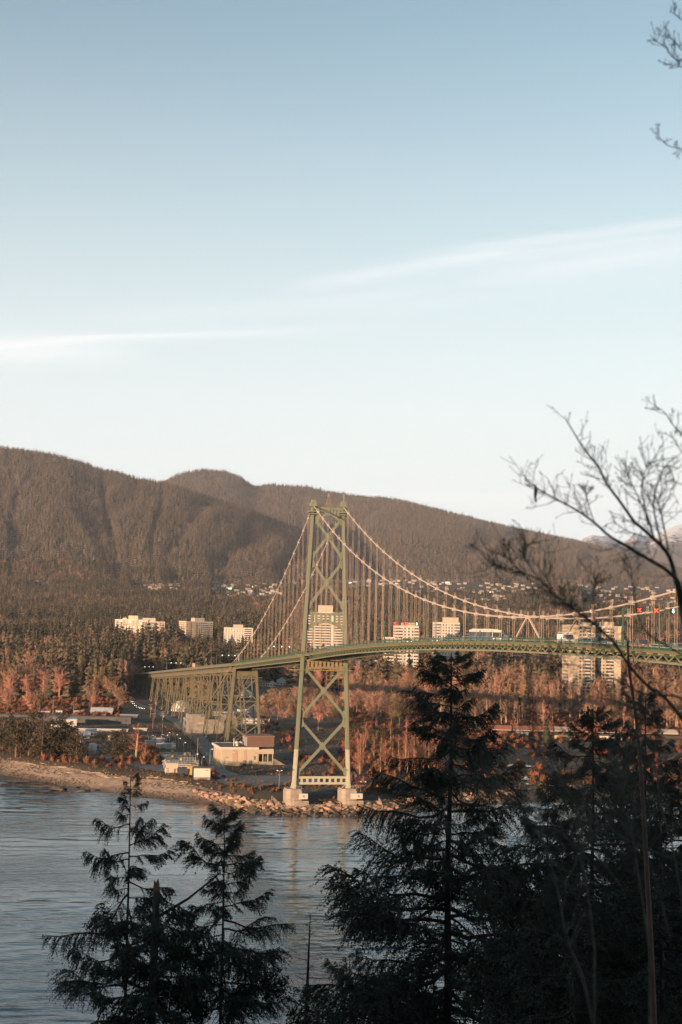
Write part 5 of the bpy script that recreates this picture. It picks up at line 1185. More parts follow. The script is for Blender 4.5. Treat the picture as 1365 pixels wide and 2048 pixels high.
# undergrowth and low scrub under and between the trees
n = 16000; uy = np.sqrt(rng.uniform(640 ** 2, 1480 ** 2, n)); ux = rng.uniform(-.29, .29, n) * uy; upx = 682.5 + F_PX * ux / uy
kp = free_of(ux, uy) & ((uy > 940) | (upx > 690)) & ~((upx > 255) & (upx < 700)) & ~((upx > 900) & (uy < 960) & (fbm(ux * .03, uy * .05) < .5)) & (fbm(ux * .02, uy * .02) > .30)
ux, uy = ux[kp], uy[kp]; uh = rng.uniform(1.5, 5.0, len(ux)); scatter('undergrowth', np.stack([ux, uy, H(ux, uy) - .2], 1), np.stack([uh * 1.5, uh * 1.5, uh], 1), rng.integers(0, 5, len(ux)), source_collection('scrub', SHRUBS), 'dark winter scrub under the trees')

# rough grass on the shore
def tuft_mesh(seed):
    r = random.Random(seed); V = []; F = []
    for k in range(12):
        a = r.uniform(0, 6.28); c, s = math.cos(a), math.sin(a); L = r.uniform(.3, .6); i = len(V); o_ = r.uniform(0, .3); V += [(c * o_ - s * .05, s * o_ + c * .05, 0), (c * o_ + s * .05, s * o_ - c * .05, 0), (c * (o_ + L * .6), s * (o_ + L * .6), r.uniform(.5, 1))]; F.append((i, i + 1, i + 2))
    return np_mesh('tuft', V, F, GRASS)
GRASS = mat('dry_winter_grass', (.13, .075, .035), .95, rand=.5)
TUFTS = source_collection('tufts', [tuft_mesh(i) for i in range(4)])
n = 42000; gx = rng.uniform(-260, 210, n); gy = rng.uniform(530, 900, n); t = gy - shore_y(gx)
kp = (t > np.where(gx < -45, 16, 12)) & (rng.random(n) < np.where(t < 60, 1, .5)) & (fbm(gx * .05, gy * .05) > .36)
for k, m_ in enumerate(('road', 'yard', 'yard.001', 'yard.002')):
    pass
rd = np.array([(v.co.x, v.co.y) for o_ in (bpy.data.objects['road'], bpy.data.objects['yard']) for v in o_.data.vertices]); cell = set(map(tuple, np.floor(rd / 2.0).astype(int)))
kp &= np.array([(int(a // 2), int(b // 2)) not in cell for a, b in zip(gx, gy)])
gx, gy = gx[kp], gy[kp]; gh = rng.uniform(.5, 1.3, len(gx)) * np.clip(.4 + 1.3 * fbm(gx * .03, gy * .03), .5, 1.4)
scatter('grass', np.stack([gx, gy, H(gx, gy) - .05], 1), np.stack([gh * 1.2, gh * 1.2, gh], 1), rng.integers(0, 4, len(gx)), TUFTS, 'dry russet grass covering the shore')

# ------------------------------------------------------------------ stones
STONE = mat('armour_stone', (.30, .205, .13), .9, noise=(.5, (.18, .12, .08), 1.6), rand=.55)
STONE_WET = mat('wet_dark_stone', (.10, .075, .055), .6, noise=(.6, (.06, .045, .035), 1.5), rand=.35)
import bmesh
def rock_mesh(seed, m_):
    r = random.Random(seed); bm = bmesh.new()
    for k in range(13):
        v = Vector((r.gauss(0, 1), r.gauss(0, 1), r.gauss(0, .75))).normalized() * r.uniform(.42, .55); bm.verts.new((v.x * 1.15, v.y, v.z * .75))
    bmesh.ops.convex_hull(bm, input=bm.verts); lo = [v for v in bm.verts if not v.link_faces]
    for v in lo: bm.verts.remove(v)
    me = bpy.data.meshes.new('boulder'); bm.to_mesh(me); bm.free(); me.materials.append(m_); return me
ROCKS = [rock_mesh(i, STONE) for i in range(10)]; WETROCKS = [rock_mesh(i, STONE_WET) for i in range(6)]
cand = []
for i in range(3600):
    x = random.uniform(-62, 78); ys = float(shore_y(x)); t = random.uniform(-1.5, 15 if x > -40 else 11); y = ys + t
    if x < -45 and t < (-45 - x) * .8: continue
    size = random.lognormvariate(.10, .48) * (1.15 if 3 < t < 12 else .75); cand.append((size, x, y, t))
for i in range(260):
    x = random.uniform(-170, -50); t = random.gauss(16, 2); cand.append((random.uniform(.3, .9), x, float(shore_y(x)) + t, t + 5))
cand.sort(key=lambda c: -c[0])
stuff_v = {False: ([], [], []), True: ([], [], [])}
for i, (s, x, y, t) in enumerate(cand):
    wet = t < 4.2; s = min(s, 3.2); z = float(H(x, y)) + s * .12
    if i < 290:
        o = link('boulder', random.choice(WETROCKS if wet else ROCKS), None, (x, y, z), (random.uniform(-.5, .5), random.uniform(-.5, .5), random.uniform(0, 6.28)), (s * 1.4, s * 1.2, s * 1.15))
        tag(o, 'dark wet boulder at the waterline of the stone bank' if wet else 'sunlit angular boulder on the stone bank by the tower', 'boulder', 'wet boulders of the stone bank' if wet else 'dry boulders of the stone bank')
    else:
        a = stuff_v[wet]; a[0].append((x, y, z)); a[1].append((s * 1.4, s * 1.2, s * 1.1)); a[2].append(random.randrange(6))
scatter('stone_bank', stuff_v[False][0], stuff_v[False][1], stuff_v[False][2], source_collection('rocks', ROCKS[:6]), 'smaller pale stones filling the bank')
scatter('stone_bank', stuff_v[True][0], stuff_v[True][1], stuff_v[True][2], source_collection('wetrocks', WETROCKS), 'smaller dark wet stones along the waterline')
bs = [(random.uniform(-190, -48), random.uniform(-.5, 16)) for _ in range(2600)]; bs = [(x, float(shore_y(x)) + t, random.uniform(.25, .75) * (1.3 if random.random() < .1 else 1)) for x, t in bs if vnoise(x * .08, t * .3) > .42]
scatter('beach_stones', [(x, y, float(H(x, y)) + .2) for x, y, s in bs], [(s * 1.5, s * 1.2, s) for x, y, s in bs], [random.randrange(6) for _ in bs], bpy.data.collections['wetrocks'], 'dark stones and weed lying on the gravel')
for px, py, s, lab in ((113, 1580, 3.2, 'flat dark rock standing in the water, left of the pair off the beach'), (127, 1578, 2.2, 'small dark rock beside the flat one in the water off the beach'), (170, 1583, 3.4, 'biggest rusty rock in the water off the beach'), (185, 1583, 1.8, 'little rock right of the biggest rusty rock in the water')):
    p = at_z(px, py, WATER_Z); tag(link('boulder', WETROCKS[int(px) % 6], None, (p.x, p.y, WATER_Z + .25), (0, 0, px), (s * 2.0, s * 1.5, s * 1.2)), lab, 'boulder')
for i in range(26):
    x = random.uniform(-175, -60); y = float(shore_y(x)) + random.gauss(15.5, 1.6); L = random.uniform(2, 6); a = random.gauss(0, .5); z = float(H(x, y)) + .25
    o = MB().tube([(-L / 2, 0, 0), (0, 0, .06), (L / 2, 0, 0)], [.2, .17, .1], 6).build('driftwood_log', mat('driftwood', (.32, .26, .20), .9) if i == 0 else bpy.data.materials['driftwood'], None, loc=(x, y, z), rot=(0, 0, a)); tag(o, 'pale driftwood log at the top of the beach', 'log', 'driftwood on the beach')
# ------------------------------------------------------------------ traffic and furniture on the deck
def paint(n, c): return mat(n, c, .3, spec=.5)
CARC = {'silver': paint('silver_paint', (.45, .45, .46)), 'white': paint('white_car_paint', (.7, .7, .7)), 'blue': paint('blue_paint', (.05, .11, .25)), 'red': paint('red_paint', (.42, .03, .03)), 'black': paint('black_paint', (.03, .03, .035)), 'grey': paint('grey_paint', (.16, .17, .18))}
def car(label, v, s, col, kind='car', south=True, z_of=zb, lights=True, group=None, on=None, name=None, cat=None):
    L, Wd, Hh = {'car': (4.5, 1.8, 1.45), 'suv': (4.7, 1.9, 1.75), 'pickup': (5.6, 1.95, 1.85), 'van': (5.8, 2.05, 2.2)}[kind]
    loc_ = on if on is not None else bw(v, s, z_of(s) + .46)
    t = thing(name or {'car': 'car', 'suv': 'suv', 'pickup': 'pickup_truck', 'van': 'van'}[kind], label, cat or {'car': 'car', 'suv': 'car', 'pickup': 'pickup truck', 'van': 'van'}[kind], loc_, AXIS + (math.pi if south else 0), group)
    m_ = CARC[col]; h1 = Hh * .56; w = Wd / 2; f = L / 2                       # +y is the front
    prof = [(-f, .32), (f - .1, .30), (f, .55), (f - .15, h1 * .88), (f * .45, h1), (-f + .05, h1 * 1.02)]
    b = MB(); b.loft([(-w, y, z) for y, z in prof], [(w, y, z) for y, z in prof]); b.build('body', m_, t)
    if kind == 'pickup': c0, c1, c2, c3 = -.5, -.3, .9, 1.65
    elif kind == 'van': c0, c1, c2, c3 = -f + .05, -f + .15, f * .50, f * .80
    elif kind == 'suv': c0, c1, c2, c3 = -f + .1, -f + .4, .6, 1.3
    else: c0, c1, c2, c3 = -f + .5, -f + 1.15, .35, 1.2
    g = MB(); g.loft([(-w * .97, c0, h1), (w * .97, c0, h1), (w * .97, c3, h1), (-w * .97, c3, h1)], [(-w * .80, c1, Hh - .06), (w * .80, c1, Hh - .06), (w * .80, c2, Hh - .06), (-w * .80, c2, Hh - .06)]); g.build('window', GLASS, t)
    MB().box(-w * .80, w * .80, c1 - .03, c2 + .03, Hh - .06, Hh).build('roof', m_, t)
    if kind == 'van':
        MB().box(-w * .99, w * .99, c0, f * .15, h1, Hh - .05).build('cargo_side', m_, t); r = MB()
        for y in (c1, 0, c2): r.box(-w * .8, w * .8, y - .04, y + .04, Hh + .3, Hh + .38); r.box(-w * .8, -w * .74, y - .04, y + .04, Hh, Hh + .38); r.box(w * .74, w * .8, y - .04, y + .04, Hh, Hh + .38)
        for x in (-.7, .7): r.box(x - .04, x + .04, c1, c2 + .5, Hh + .38, Hh + .45)
        r.build('roof_rack', WHITE, t)
    for sx in (-1, 1):
        for y in (-f * .62, f * .62):
            wl = MB().tube([(sx * (w - .2), y, .34), (sx * (w + .02), y, .34)], .34, 12).build('wheel', BLACK, t); MB().tube([(sx * (w + .02), y, .34), (sx * (w + .035), y, .34)], .18, 8).build('hub', GREY_METAL, wl)
        MB().box(sx * w * .72 - .17, sx * w * .72 + .17, f - .09, f + .02, h1 * .58, h1 * .82).build('headlight', LAMP_ON if lights else WHITE, t)
        MB().box(sx * w * .75 - .15, sx * w * .75 + .15, -f - .02, -f + .02, h1 * .6, h1 * .85).build('tail_light', CARC['red'], t)
    return t
def s_for(px, v=-3.5, lo=-470., hi=820.):
    for _ in range(50):
        m = (lo + hi) / 2; q = to_px(bw(v, m, zb(m) + 1))
        if q[0] < px: hi = m
        else: lo = m
    return m
def bus():
    s0, s1 = s_for(992), s_for(948); L = 17.8; smid = (s0 + s1) / 2
    t = thing('articulated_bus', 'long white roofed articulated bus crossing the bridge', 'bus', bw(-3.4, smid, zb(smid) + .46), AXIS + math.pi)
    a = L / 2
    for nm, y0, y1 in (('front_section', .2, a), ('rear_section', -a, -.9)):
        b = MB().box(-1.27, 1.27, y0, y1, .35, 1.55).build(nm, CARC['blue'], t)
        MB().box(-1.25, 1.25, y0 + .02, y1 - .02, 1.55, 2.55).build('window_band', GLASS, b); MB().box(-1.27, 1.27, y0, y1, 2.55, 3.1).box(-.9, .9, y0 + 1, y1 - 1.5, 3.1, 3.35).build('roof', WHITE, b)
        pl = MB()
        for k in range(6): y = y0 + (y1 - y0) * k / 5; pl.box(-1.28, 1.28, y - .06 + (.06 if k == 0 else 0), y + .06 - (.06 if k == 5 else 0), 1.55, 2.55)
        pl.build('window_post', CARC['grey'], b)
    MB().box(-1.15, 1.15, -.9, .2, .5, 2.95).build('bellows', BLACK, t)
    MB().box(-1.26, 1.26, a, a + .06, .4, 3.05).build('front_panel', WHITE, t); MB().box(-1.1, 1.1, a + .06, a + .09, 1.3, 2.5).build('windshield', GLASS, t); MB().box(-.8, .8, a + .06, a + .09, 2.62, 2.92).build('destination_sign', mat('lit_amber_sign', (.3, .12, .01), .4, emit=((1, .55, .1), 1.2)), t)
    for sx in (-1, 1):
        for y in (a - 2.4, 1.6, -a + 2.6): MB().tube([(sx * 1.0, y, .48), (sx * 1.29, y, .48)], .48, 12).build('wheel', BLACK, t)
        MB().box(sx * .9 - .18, sx * .9 + .18, a + .06, a + .1, .7, .95).build('headlight', LAMP_ON, t)
bus()
for px, col, kind, lab, v, so in ((1133, 'white', 'van', 'white work van with a ladder rack on the bridge', -3.4, True), (1172, 'blue', 'car', 'dark blue car behind the white van', -3.4, True), (1198, 'blue', 'suv', 'blue car following at the right of the dark blue one', -3.4, True), (1281, 'red', 'pickup', 'red pickup truck at the right part of the bridge', -3.4, True), (1256, 'grey', 'car', 'grey car just left of the red pickup', -3.4, True), (1358, 'grey', 'car', 'dark car at the right edge of the picture', -3.4, True),
    (933, 'silver', 'car', 'silver car left of the bus', -3.4, True), (895, 'grey', 'car', 'grey car on the deck in front of the slab roofed tower', -3.4, True), (1020, 'grey', 'suv', 'grey car with its headlights on, right of the bus', -3.4, True), (866, 'blue', 'car', 'blue car before the slab roofed apartment tower', -3.4, True), (815, 'silver', 'suv', 'pale car under the lane signals', -3.4, True), (735, 'silver', 'car', 'silver car right of the bridge tower on the deck', -3.4, True),
    (905, 'black', 'car', 'black car driving away in the far lane', 3.3, False), (1215, 'white', 'car', 'white car in the far lane of the bridge', 3.3, False)):
    car(lab, v, s_for(px, v), col, kind, so, lights=px in (1020, 735, 815, 866))
for i, px in enumerate((262, 268, 275, 283, 292)):
    s = s_for(px, (-3.4, 0, 3.4)[i % 3]); car('car with lit headlights queuing at the far end of the viaduct', (-3.4, 0, 3.4)[i % 3], s, ('grey', 'white', 'black')[i % 3], 'car', True, group='queue at the far end of the viaduct')
for i, (px, py) in enumerate(((267, 1409), (271, 1413), (275, 1416), (281, 1418), (287, 1419), (264, 1405))):
    g = ground(px, py); car('car with lit headlights on the road under the viaduct end', 0, 0, ('white', 'grey', 'black')[i % 3], 'car', True, group='queue on the road under the viaduct', on=g + Vector((0, 0, .3)))
car('white pickup parked behind the cable bent', 0, 0, 'white', 'pickup', True, lights=False, on=ground(488, 1459) + Vector((0, 0, .2)))
for i, (px, py, c_) in enumerate(((527, 1416, 'white'), (547, 1417, 'black'), (535, 1426, 'blue'), (512, 1420, 'grey'), (498, 1427, 'silver'))):
    car(f'small {dict(white="white", black="black", blue="blue", grey="dark grey", silver="silver")[c_]} car parked behind the cable bent', 0, 0, c_, 'car', i % 2 == 0, lights=False, on=ground(px, py) + Vector((0, 0, .35)))

def gantry(s, label, states, h=6.9, post_v=-6.9, span=13.8):
    t = thing('lane_signal_gantry', label, 'signal gantry', bw(0, s, zb(s) + .3), AXIS)
    for v in (post_v, post_v + span): MB().box(v - .16, v + .16, -.16, .16, 0, h + .3).build('post', STEEL_DARK, t)
    m = MB()
    for z in (h - .25, h + .25): m.box(post_v, post_v + span, -.07, .07, z - .06, z + .06)
    n = 12
    for i in range(n): m.bar((post_v + span * i / n, 0, h + (.22 if i % 2 else -.22)), (post_v + span * (i + 1) / n, 0, h + (-.22 if i % 2 else .22)), .06, .06)
    m.build('truss_beam', STEEL_DARK, t)
    for v, st_ in zip((-3.6, 0, 3.6), states):
        b = MB().box(v - .55, v + .55, -.25, .1, h - .6, h + .5).build('signal_head', BLACK, t)
        if st_ == 'x':
            for k in (-1, 1): MB().bar((v - .36 * k, -.27, h - .4), (v + .36 * k, -.27 + .004 * k, h + .3), .17, .03, side=(1, 0, 0)).build('red_cross', RED_ON, b)
        elif st_ == 'g':
            MB().box(v - .09, v + .09, -.29, -.25, h - .2, h + .36).prism([(v - .3, h - .1), (v + .3, h - .1), (v, h - .45)], 'y', -.29, -.25).build('green_arrow', GREEN_ON, b)
        else: MB().box(v - .16, v + .16, -.29, -.25, h - .18, h + .14).build('lamp', LAMP_ON, b)
gantry(s_for(769, -6.9), 'lane signal gantry with two red crosses before the stepped white tower', 'xxg'); gantry(s_for(1246, -6.9), 'lane signal gantry with red crosses at the right part of the bridge', 'xxg', 7.6)
gantry(s_for(563, 0), 'lane signal gantry left of the bridge tower over the side span', 'www', 6.5); gantry(s_for(457, 0), 'lane signal gantry near the cable bent', 'www', 6.5); gantry(s_for(352, 0), 'lane signal gantry on the viaduct', 'www', 6.5); gantry(s_for(298, 0), 'farthest lane signal gantry near the viaduct end', 'www', 6.5)
for i, px in enumerate((713, 583, 872, 1079, 1319)):
    s = s_for(px, -6.7); t = thing('bridge_lamp', 'tall green lamp post on the bridge deck edge', 'lamp post', bw(-6.7, s, zb(s) + .4), AXIS, 'lamp posts along the bridge')
    MB().tube([(0, 0, 0), (0, 0, 8.6)], [.13, .08], 7).build('pole', STEEL_DARK, t); MB().tube([(0, 0, 8.5), (.9, 0, 9.0), (2.0, 0, 9.0)], .06, 5).build('arm', STEEL_DARK, t); MB().box(1.8, 2.6, -.16, .16, 8.86, 9.02).build('lamp_head', GREY_METAL, t)
for px in (410, 333):
    s = s_for(px, -7); t = thing('bridge_lamp', 'thin lamp post along the viaduct parapet', 'lamp post', bw(-7, s, zb(s) + .4), AXIS, 'lamp posts along the viaduct')
    MB().tube([(0, 0, 0), (0, 0, 8.6)], [.13, .08], 7).build('pole', STEEL_DARK, t); MB().tube([(0, 0, 8.5), (.9, 0, 9.0), (2.0, 0, 9.0)], .06, 5).build('arm', STEEL_DARK, t); MB().box(1.8, 2.6, -.16, .16, 8.86, 9.02).build('lamp_head', WHITE, t)
s = s_for(388, -7.4); t = thing('road_sign', 'back of a brown road sign on the viaduct parapet', 'sign', bw(-7.45, s, zb(s) + .4), AXIS); MB().box(-.08, .08, -6, 6, .8, 3.4).build('panel', TAN, t)
for y in (-4, 4): MB().box(.1, .2, y - .08, y + .08, 0, 3.2).build('post', STEEL_DARK, t)
# ------------------------------------------------------------------ trees on the headland, in its shade
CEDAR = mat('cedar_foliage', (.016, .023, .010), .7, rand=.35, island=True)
FBARK = mat('dark_cedar_bark', (.035, .024, .018), .9, noise=(3, (.02, .016, .013), 1.5))
def bough_meshes(seed, dense=1.0, droop=.35, hang=1.0, leaf=1.0):
    """unit-long bough along +x: wood and foliage; branchlets droop from both sides, sprays of small leaf blades"""
    r = random.Random(seed); pts = []; n = 7
    for i in range(n): t = i / (n - 1); pts.append(Vector((t * (1 - .06 * t), .09 * t * math.sin(t * 4 + seed), -droop * (t - 1.25 * t * t) + .03 * math.sin(9 * t + seed))))
    wood = MB(); wood.tube(pts, [.017 * (1 - .8 * i / (n - 1)) for i in range(n)], 5)
    V = []; F = []
    def leafy(p, d, L):
        m = max(7, int(L / .012 * dense))
        for k in range(m):
            t = (k + r.random()) / m; q = p + d * L * t + Vector((0, 0, -hang * .55 * L * t * t)); ld = (d * .7 + Vector((r.gauss(0, .55), r.gauss(0, .55), r.gauss(-.45 * hang, .4)))).normalized(); l_ = r.uniform(.020, .046) * leaf; w = ld.cross(Vector((r.gauss(0, 1), r.gauss(0, 1), r.gauss(0, 1)))).normalized() * l_ * r.uniform(.22, .40); b = len(V)
            V.extend([q, q + ld * l_ * .55 + w, q + ld * l_, q + ld * l_ * .55 - w]); F.extend([(b, b + 1, b + 2), (b, b + 2, b + 3)])
    def at(t): t = t * (n - 1); i = min(int(t), n - 2); return pts[i].lerp(pts[i + 1], t - i)
    k = int(46 * dense ** .5)
    for i in range(k):
        t = .12 + .88 * (i + r.random() * .8) / k; p = at(min(t, 1)); s = 1 if i % 2 else -1
        if r.random() < .08 or (t < .35 and r.random() < .65): continue
        L = (.11 + .20 * math.sin(math.pi * min(t, .999)) ** .7) * r.uniform(.6, 1.2); d = Vector((r.uniform(.35, .8), s * r.uniform(.35, 1.0), r.uniform(-.75, .1) * hang)).normalized()
        wood.bar(p, p + d * L * .8 + Vector((0, 0, -hang * .3 * L)), .0045, .0045)
        leafy(p, d, L)
        for _ in range(3): q = p + d * L * r.uniform(.15, .8); leafy(q, (d + Vector((r.gauss(0, .5), r.gauss(0, .5), -.55 * hang))).normalized(), L * .55)
    leafy(at(.9), Vector((1, 0, .1)), .14)
    return wood.mesh('wood', FBARK), np_mesh('foliage', [tuple(v) for v in V], F, CEDAR)
BOUGHS = [bough_meshes(300 + i, 1.0, .25 + .08 * (i % 3), .8 + .3 * (i % 3)) for i in range(9)]
BIG_BOUGHS = [bough_meshes(340 + i, 1.45, .22 + .08 * (i % 3), .8 + .25 * (i % 3), .52) for i in range(7)]
def head_ground(x, y): return float(head_z(np.array([x]), np.array([y]))[0])
SPC = 1.45
def cedar(label, px, py, Y, prof, spacing, r0, lean=0.0, z_cut=None, boughs=BOUGHS, seed=0, tip_foliage=True, az_bias=None, up=.0, skip=0.0, name='cedar_tree'):
    """prof: [(drop below the top in m, bough length in m)]; only the part of the trunk in or near view carries boughs"""
    r = random.Random(seed); top = at_y(px, py, Y); zg = head_ground(top.x, Y) - .5; h = top.z - zg
    t = thing(name, label, 'tree', (top.x, Y, zg), 0)
    pts = [(lean * (h - k) + .05 * math.sin(k * .9 + seed), .04 * math.sin(k * 1.1), k) for k in np.linspace(0, h, 14)]; pts[-1] = (0, 0, h)
    MB().tube(pts, [r0 * max(.03, 1 - k / 13.0 * .97) ** .85 for k in range(14)], 9).build('trunk', FBARK, t, True)
    dz, ln = [p[0] for p in prof], [p[1] for p in prof]; d = .12; a = r.uniform(0, 6)
    while d < min(h - .5, dz[-1]):
        L = np.interp(d, dz, ln) * r.uniform(.5, 1.22); a += 2.4 + r.uniform(-.5, .5)
        if r.random() >= skip:
            z = h - d; x = np.interp(z, [p[2] for p in pts], [p[0] for p in pts]); wd, fo = r.choice(BIG_BOUGHS if L > 2.1 else boughs)
            tilt = -.45 * max(0, 1 - d / 3.0) + up + r.uniform(-.26, .24); s = L
            b = link('bough', wd, t, (x, 0, z), (r.uniform(-.3, .3), tilt, a), (s, s * r.uniform(.85, 1.2), s * r.uniform(.8, 1.15))); link('foliage', fo, b)
        d += (1.1 if px > 1000 else SPC) * spacing * r.uniform(.6, 1.4) * (.45 + .55 * min(1, d / 2.5))
    if tip_foliage:
        for k in range(3): wd, fo = r.choice(boughs); b = link('bough', wd, t, (0, 0, h - .5 - .2 * k), (0, -1.25 + .2 * k, k * 2.1), (.62, .5, .5)); link('foliage', fo, b)
    return t
M2 = lambda px_, Y: px_ * Y / F_PX
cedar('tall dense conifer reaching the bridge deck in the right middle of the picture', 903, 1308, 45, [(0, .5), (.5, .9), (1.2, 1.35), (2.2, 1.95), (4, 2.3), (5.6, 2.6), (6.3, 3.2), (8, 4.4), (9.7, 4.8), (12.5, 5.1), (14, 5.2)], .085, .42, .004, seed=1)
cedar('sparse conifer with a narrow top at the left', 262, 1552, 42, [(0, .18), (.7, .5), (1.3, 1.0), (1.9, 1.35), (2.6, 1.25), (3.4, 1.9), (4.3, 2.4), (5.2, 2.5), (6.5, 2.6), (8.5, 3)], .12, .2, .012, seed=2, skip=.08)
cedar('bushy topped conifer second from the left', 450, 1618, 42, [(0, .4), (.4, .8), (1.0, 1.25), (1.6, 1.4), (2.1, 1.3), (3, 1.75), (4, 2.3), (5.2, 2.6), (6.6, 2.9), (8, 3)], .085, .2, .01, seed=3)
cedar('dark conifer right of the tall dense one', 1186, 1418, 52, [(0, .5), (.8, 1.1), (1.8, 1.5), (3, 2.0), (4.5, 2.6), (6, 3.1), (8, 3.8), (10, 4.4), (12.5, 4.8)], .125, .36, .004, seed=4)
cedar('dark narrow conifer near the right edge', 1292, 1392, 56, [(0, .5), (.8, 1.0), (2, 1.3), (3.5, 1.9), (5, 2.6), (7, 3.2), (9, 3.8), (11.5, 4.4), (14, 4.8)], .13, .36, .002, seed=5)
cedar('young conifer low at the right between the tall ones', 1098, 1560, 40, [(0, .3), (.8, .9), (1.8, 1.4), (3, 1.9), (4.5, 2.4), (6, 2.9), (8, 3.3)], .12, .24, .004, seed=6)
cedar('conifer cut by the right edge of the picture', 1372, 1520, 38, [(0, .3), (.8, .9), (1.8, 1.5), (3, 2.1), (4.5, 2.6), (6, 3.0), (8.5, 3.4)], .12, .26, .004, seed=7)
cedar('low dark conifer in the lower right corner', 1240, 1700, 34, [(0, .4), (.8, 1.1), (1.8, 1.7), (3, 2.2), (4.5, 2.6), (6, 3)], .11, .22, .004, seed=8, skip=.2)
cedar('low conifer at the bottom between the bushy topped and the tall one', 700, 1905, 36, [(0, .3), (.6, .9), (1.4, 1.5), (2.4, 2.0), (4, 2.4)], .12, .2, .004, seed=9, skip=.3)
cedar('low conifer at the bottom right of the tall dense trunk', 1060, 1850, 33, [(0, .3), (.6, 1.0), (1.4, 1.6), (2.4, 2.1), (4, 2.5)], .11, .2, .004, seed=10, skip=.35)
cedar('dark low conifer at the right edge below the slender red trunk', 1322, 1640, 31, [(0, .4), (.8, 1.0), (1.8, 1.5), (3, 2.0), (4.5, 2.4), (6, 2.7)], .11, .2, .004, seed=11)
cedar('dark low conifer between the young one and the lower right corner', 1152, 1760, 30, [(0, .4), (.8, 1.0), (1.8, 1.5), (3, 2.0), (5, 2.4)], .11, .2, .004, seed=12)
# broken snag with hanging boughs
def snag():
    Y = 40; top = at_y(314, 1772, Y); zg = head_ground(top.x, Y) - .5; h = top.z - zg; r = random.Random(5)
    t = thing('broken_snag', 'broken topped dark trunk with drooping boughs between the two left conifers', 'tree', (top.x, Y, zg))
    MB().tube([(-.1, 0, 0), (-.05, 0, h * .6), (0, 0, h - .12)], [.2, .15, .10], 9).build('trunk', FBARK, t, True)
    sp = MB(); sp.prism([(-.09, h - .12), (.09, h - .12), (.07, h + .05), (.03, h + .2), (-.04, h + .08), (-.08, h + .16)], 'y', -.06, .06); sp.build('splintered_top', mat('raw_split_wood', (.18, .10, .055), .9), t)
    for k in range(30):
        d = .1 + k * .17; wd, fo = r.choice(BOUGHS); L = np.interp(d, [0, 1, 3, 6], [1.35, 1.7, 1.9, 2.2]) * r.uniform(.75, 1.15)
        b = link('bough', wd, t, (0, 0, h - d), (r.uniform(-.4, .4), .42 * max(0, 1 - d / 2.5) + r.uniform(-.1, .15), k * 2.4), (L, L, L)); link('foliage', fo, b)
    MB().tube([(0, 0, h - .9), (.9, .1, h - .35), (1.75, .2, h + .35)], [.05, .035, .02], 6).build('bare_limb', FBARK, t)
snag()
def dead_top():
    Y = 44; top = at_y(621, 1828, Y); zg = head_ground(top.x, Y) - .5; h = top.z - zg; r = random.Random(9)
    t = thing('dead_conifer', 'thin dead conifer top with bare twigs at the bottom middle', 'tree', (top.x, Y, zg)); MB().tube([(-.1, 0, 0), (-.05, 0, h - 3), (0, 0, h)], [.14, .06, .012], 7).build('trunk', FBARK, t)
    for k in range(30):
        d = .25 + k * .13; a = k * 2.4; L = .15 + d * .38 * r.uniform(.5, 1.1); e = Vector((math.cos(a) * L, math.sin(a) * L, -.05 * L + .1)); m = MB(); m.tube([(0, 0, h - d), e * .5 + Vector((0, 0, h - d - .03)), e + Vector((0, 0, h - d))], [.012, .008, .004], 4)
        for _ in range(4): q = e * r.uniform(.3, .9) + Vector((0, 0, h - d)); m.bar(q, q + Vector((r.gauss(0, .15), r.gauss(0, .15), -.12)), .006, .006)
        m.build('twig', FBARK, t)
dead_top()

# near leafless tree reaching in from the right, and the stems below it
BRANCH = mat('mossy_grey_branch', (.05, .046, .037), .9, noise=(14, (.11, .11, .085), 1.8))
def px_path(pts, Y0, Y1):
    return [at_y(x, y, Y0 + (Y1 - Y0) * i / (len(pts) - 1)) for i, (x, y) in enumerate(pts)]
def smooth(P, k=4):
    out = []
    for i in range(len(P) - 1):
        p0, p1, p2, p3 = P[max(i - 1, 0)], P[i], P[i + 1], P[min(i + 2, len(P) - 1)]
        for j in range(k): t = j / k; out.append(.5 * ((2 * p1) + (p2 - p0) * t + (2 * p0 - 5 * p1 + 4 * p2 - p3) * t * t + (3 * p1 - p0 - 3 * p2 + p3) * t ** 3))
    return out + [P[-1]]
def twigs(m, P, r, n, L0, w, dirn=None, depth=2):
    for _ in range(n):
        i = min(len(P) - 2, int((r.random() ** .7) * (len(P) - 1))); p = P[i].lerp(P[i + 1], r.random()); d0 = (P[i + 1] - P[i]).normalized(); v = Vector((r.gauss(0, 1), r.gauss(0, .6), r.gauss(.25, 1))); v = (v - d0 * v.dot(d0)).normalized()
        d = (d0 * .75 + v * .8).normalized(); L = L0 * r.uniform(.35, 1.1); Q = [p]
        for k in range(3): d = (d + Vector((r.gauss(0, .25), r.gauss(0, .2), r.gauss(.12, .2)))).normalized(); Q.append(Q[-1] + d * L / 3)
        m.tube(Q, [w, w * .85, w * .7, w * .55], 4)
        m.tube([Q[-1], Q[-1] + d * w * 3, Q[-1] + d * w * 7], [w * .7, w * 1.5, w * .4], 5)       # swollen end bud
        if depth > 1: twigs(m, Q, r, 2, L * .5, w * .8, depth=1)
nb = thing('bare_tree', 'near leafless tree whose grey branches reach in from the right edge', 'tree', (3.3, 8.6, head_ground(3.3, 8.6) - .3))
off = Vector(nb.location); rr = random.Random(21)
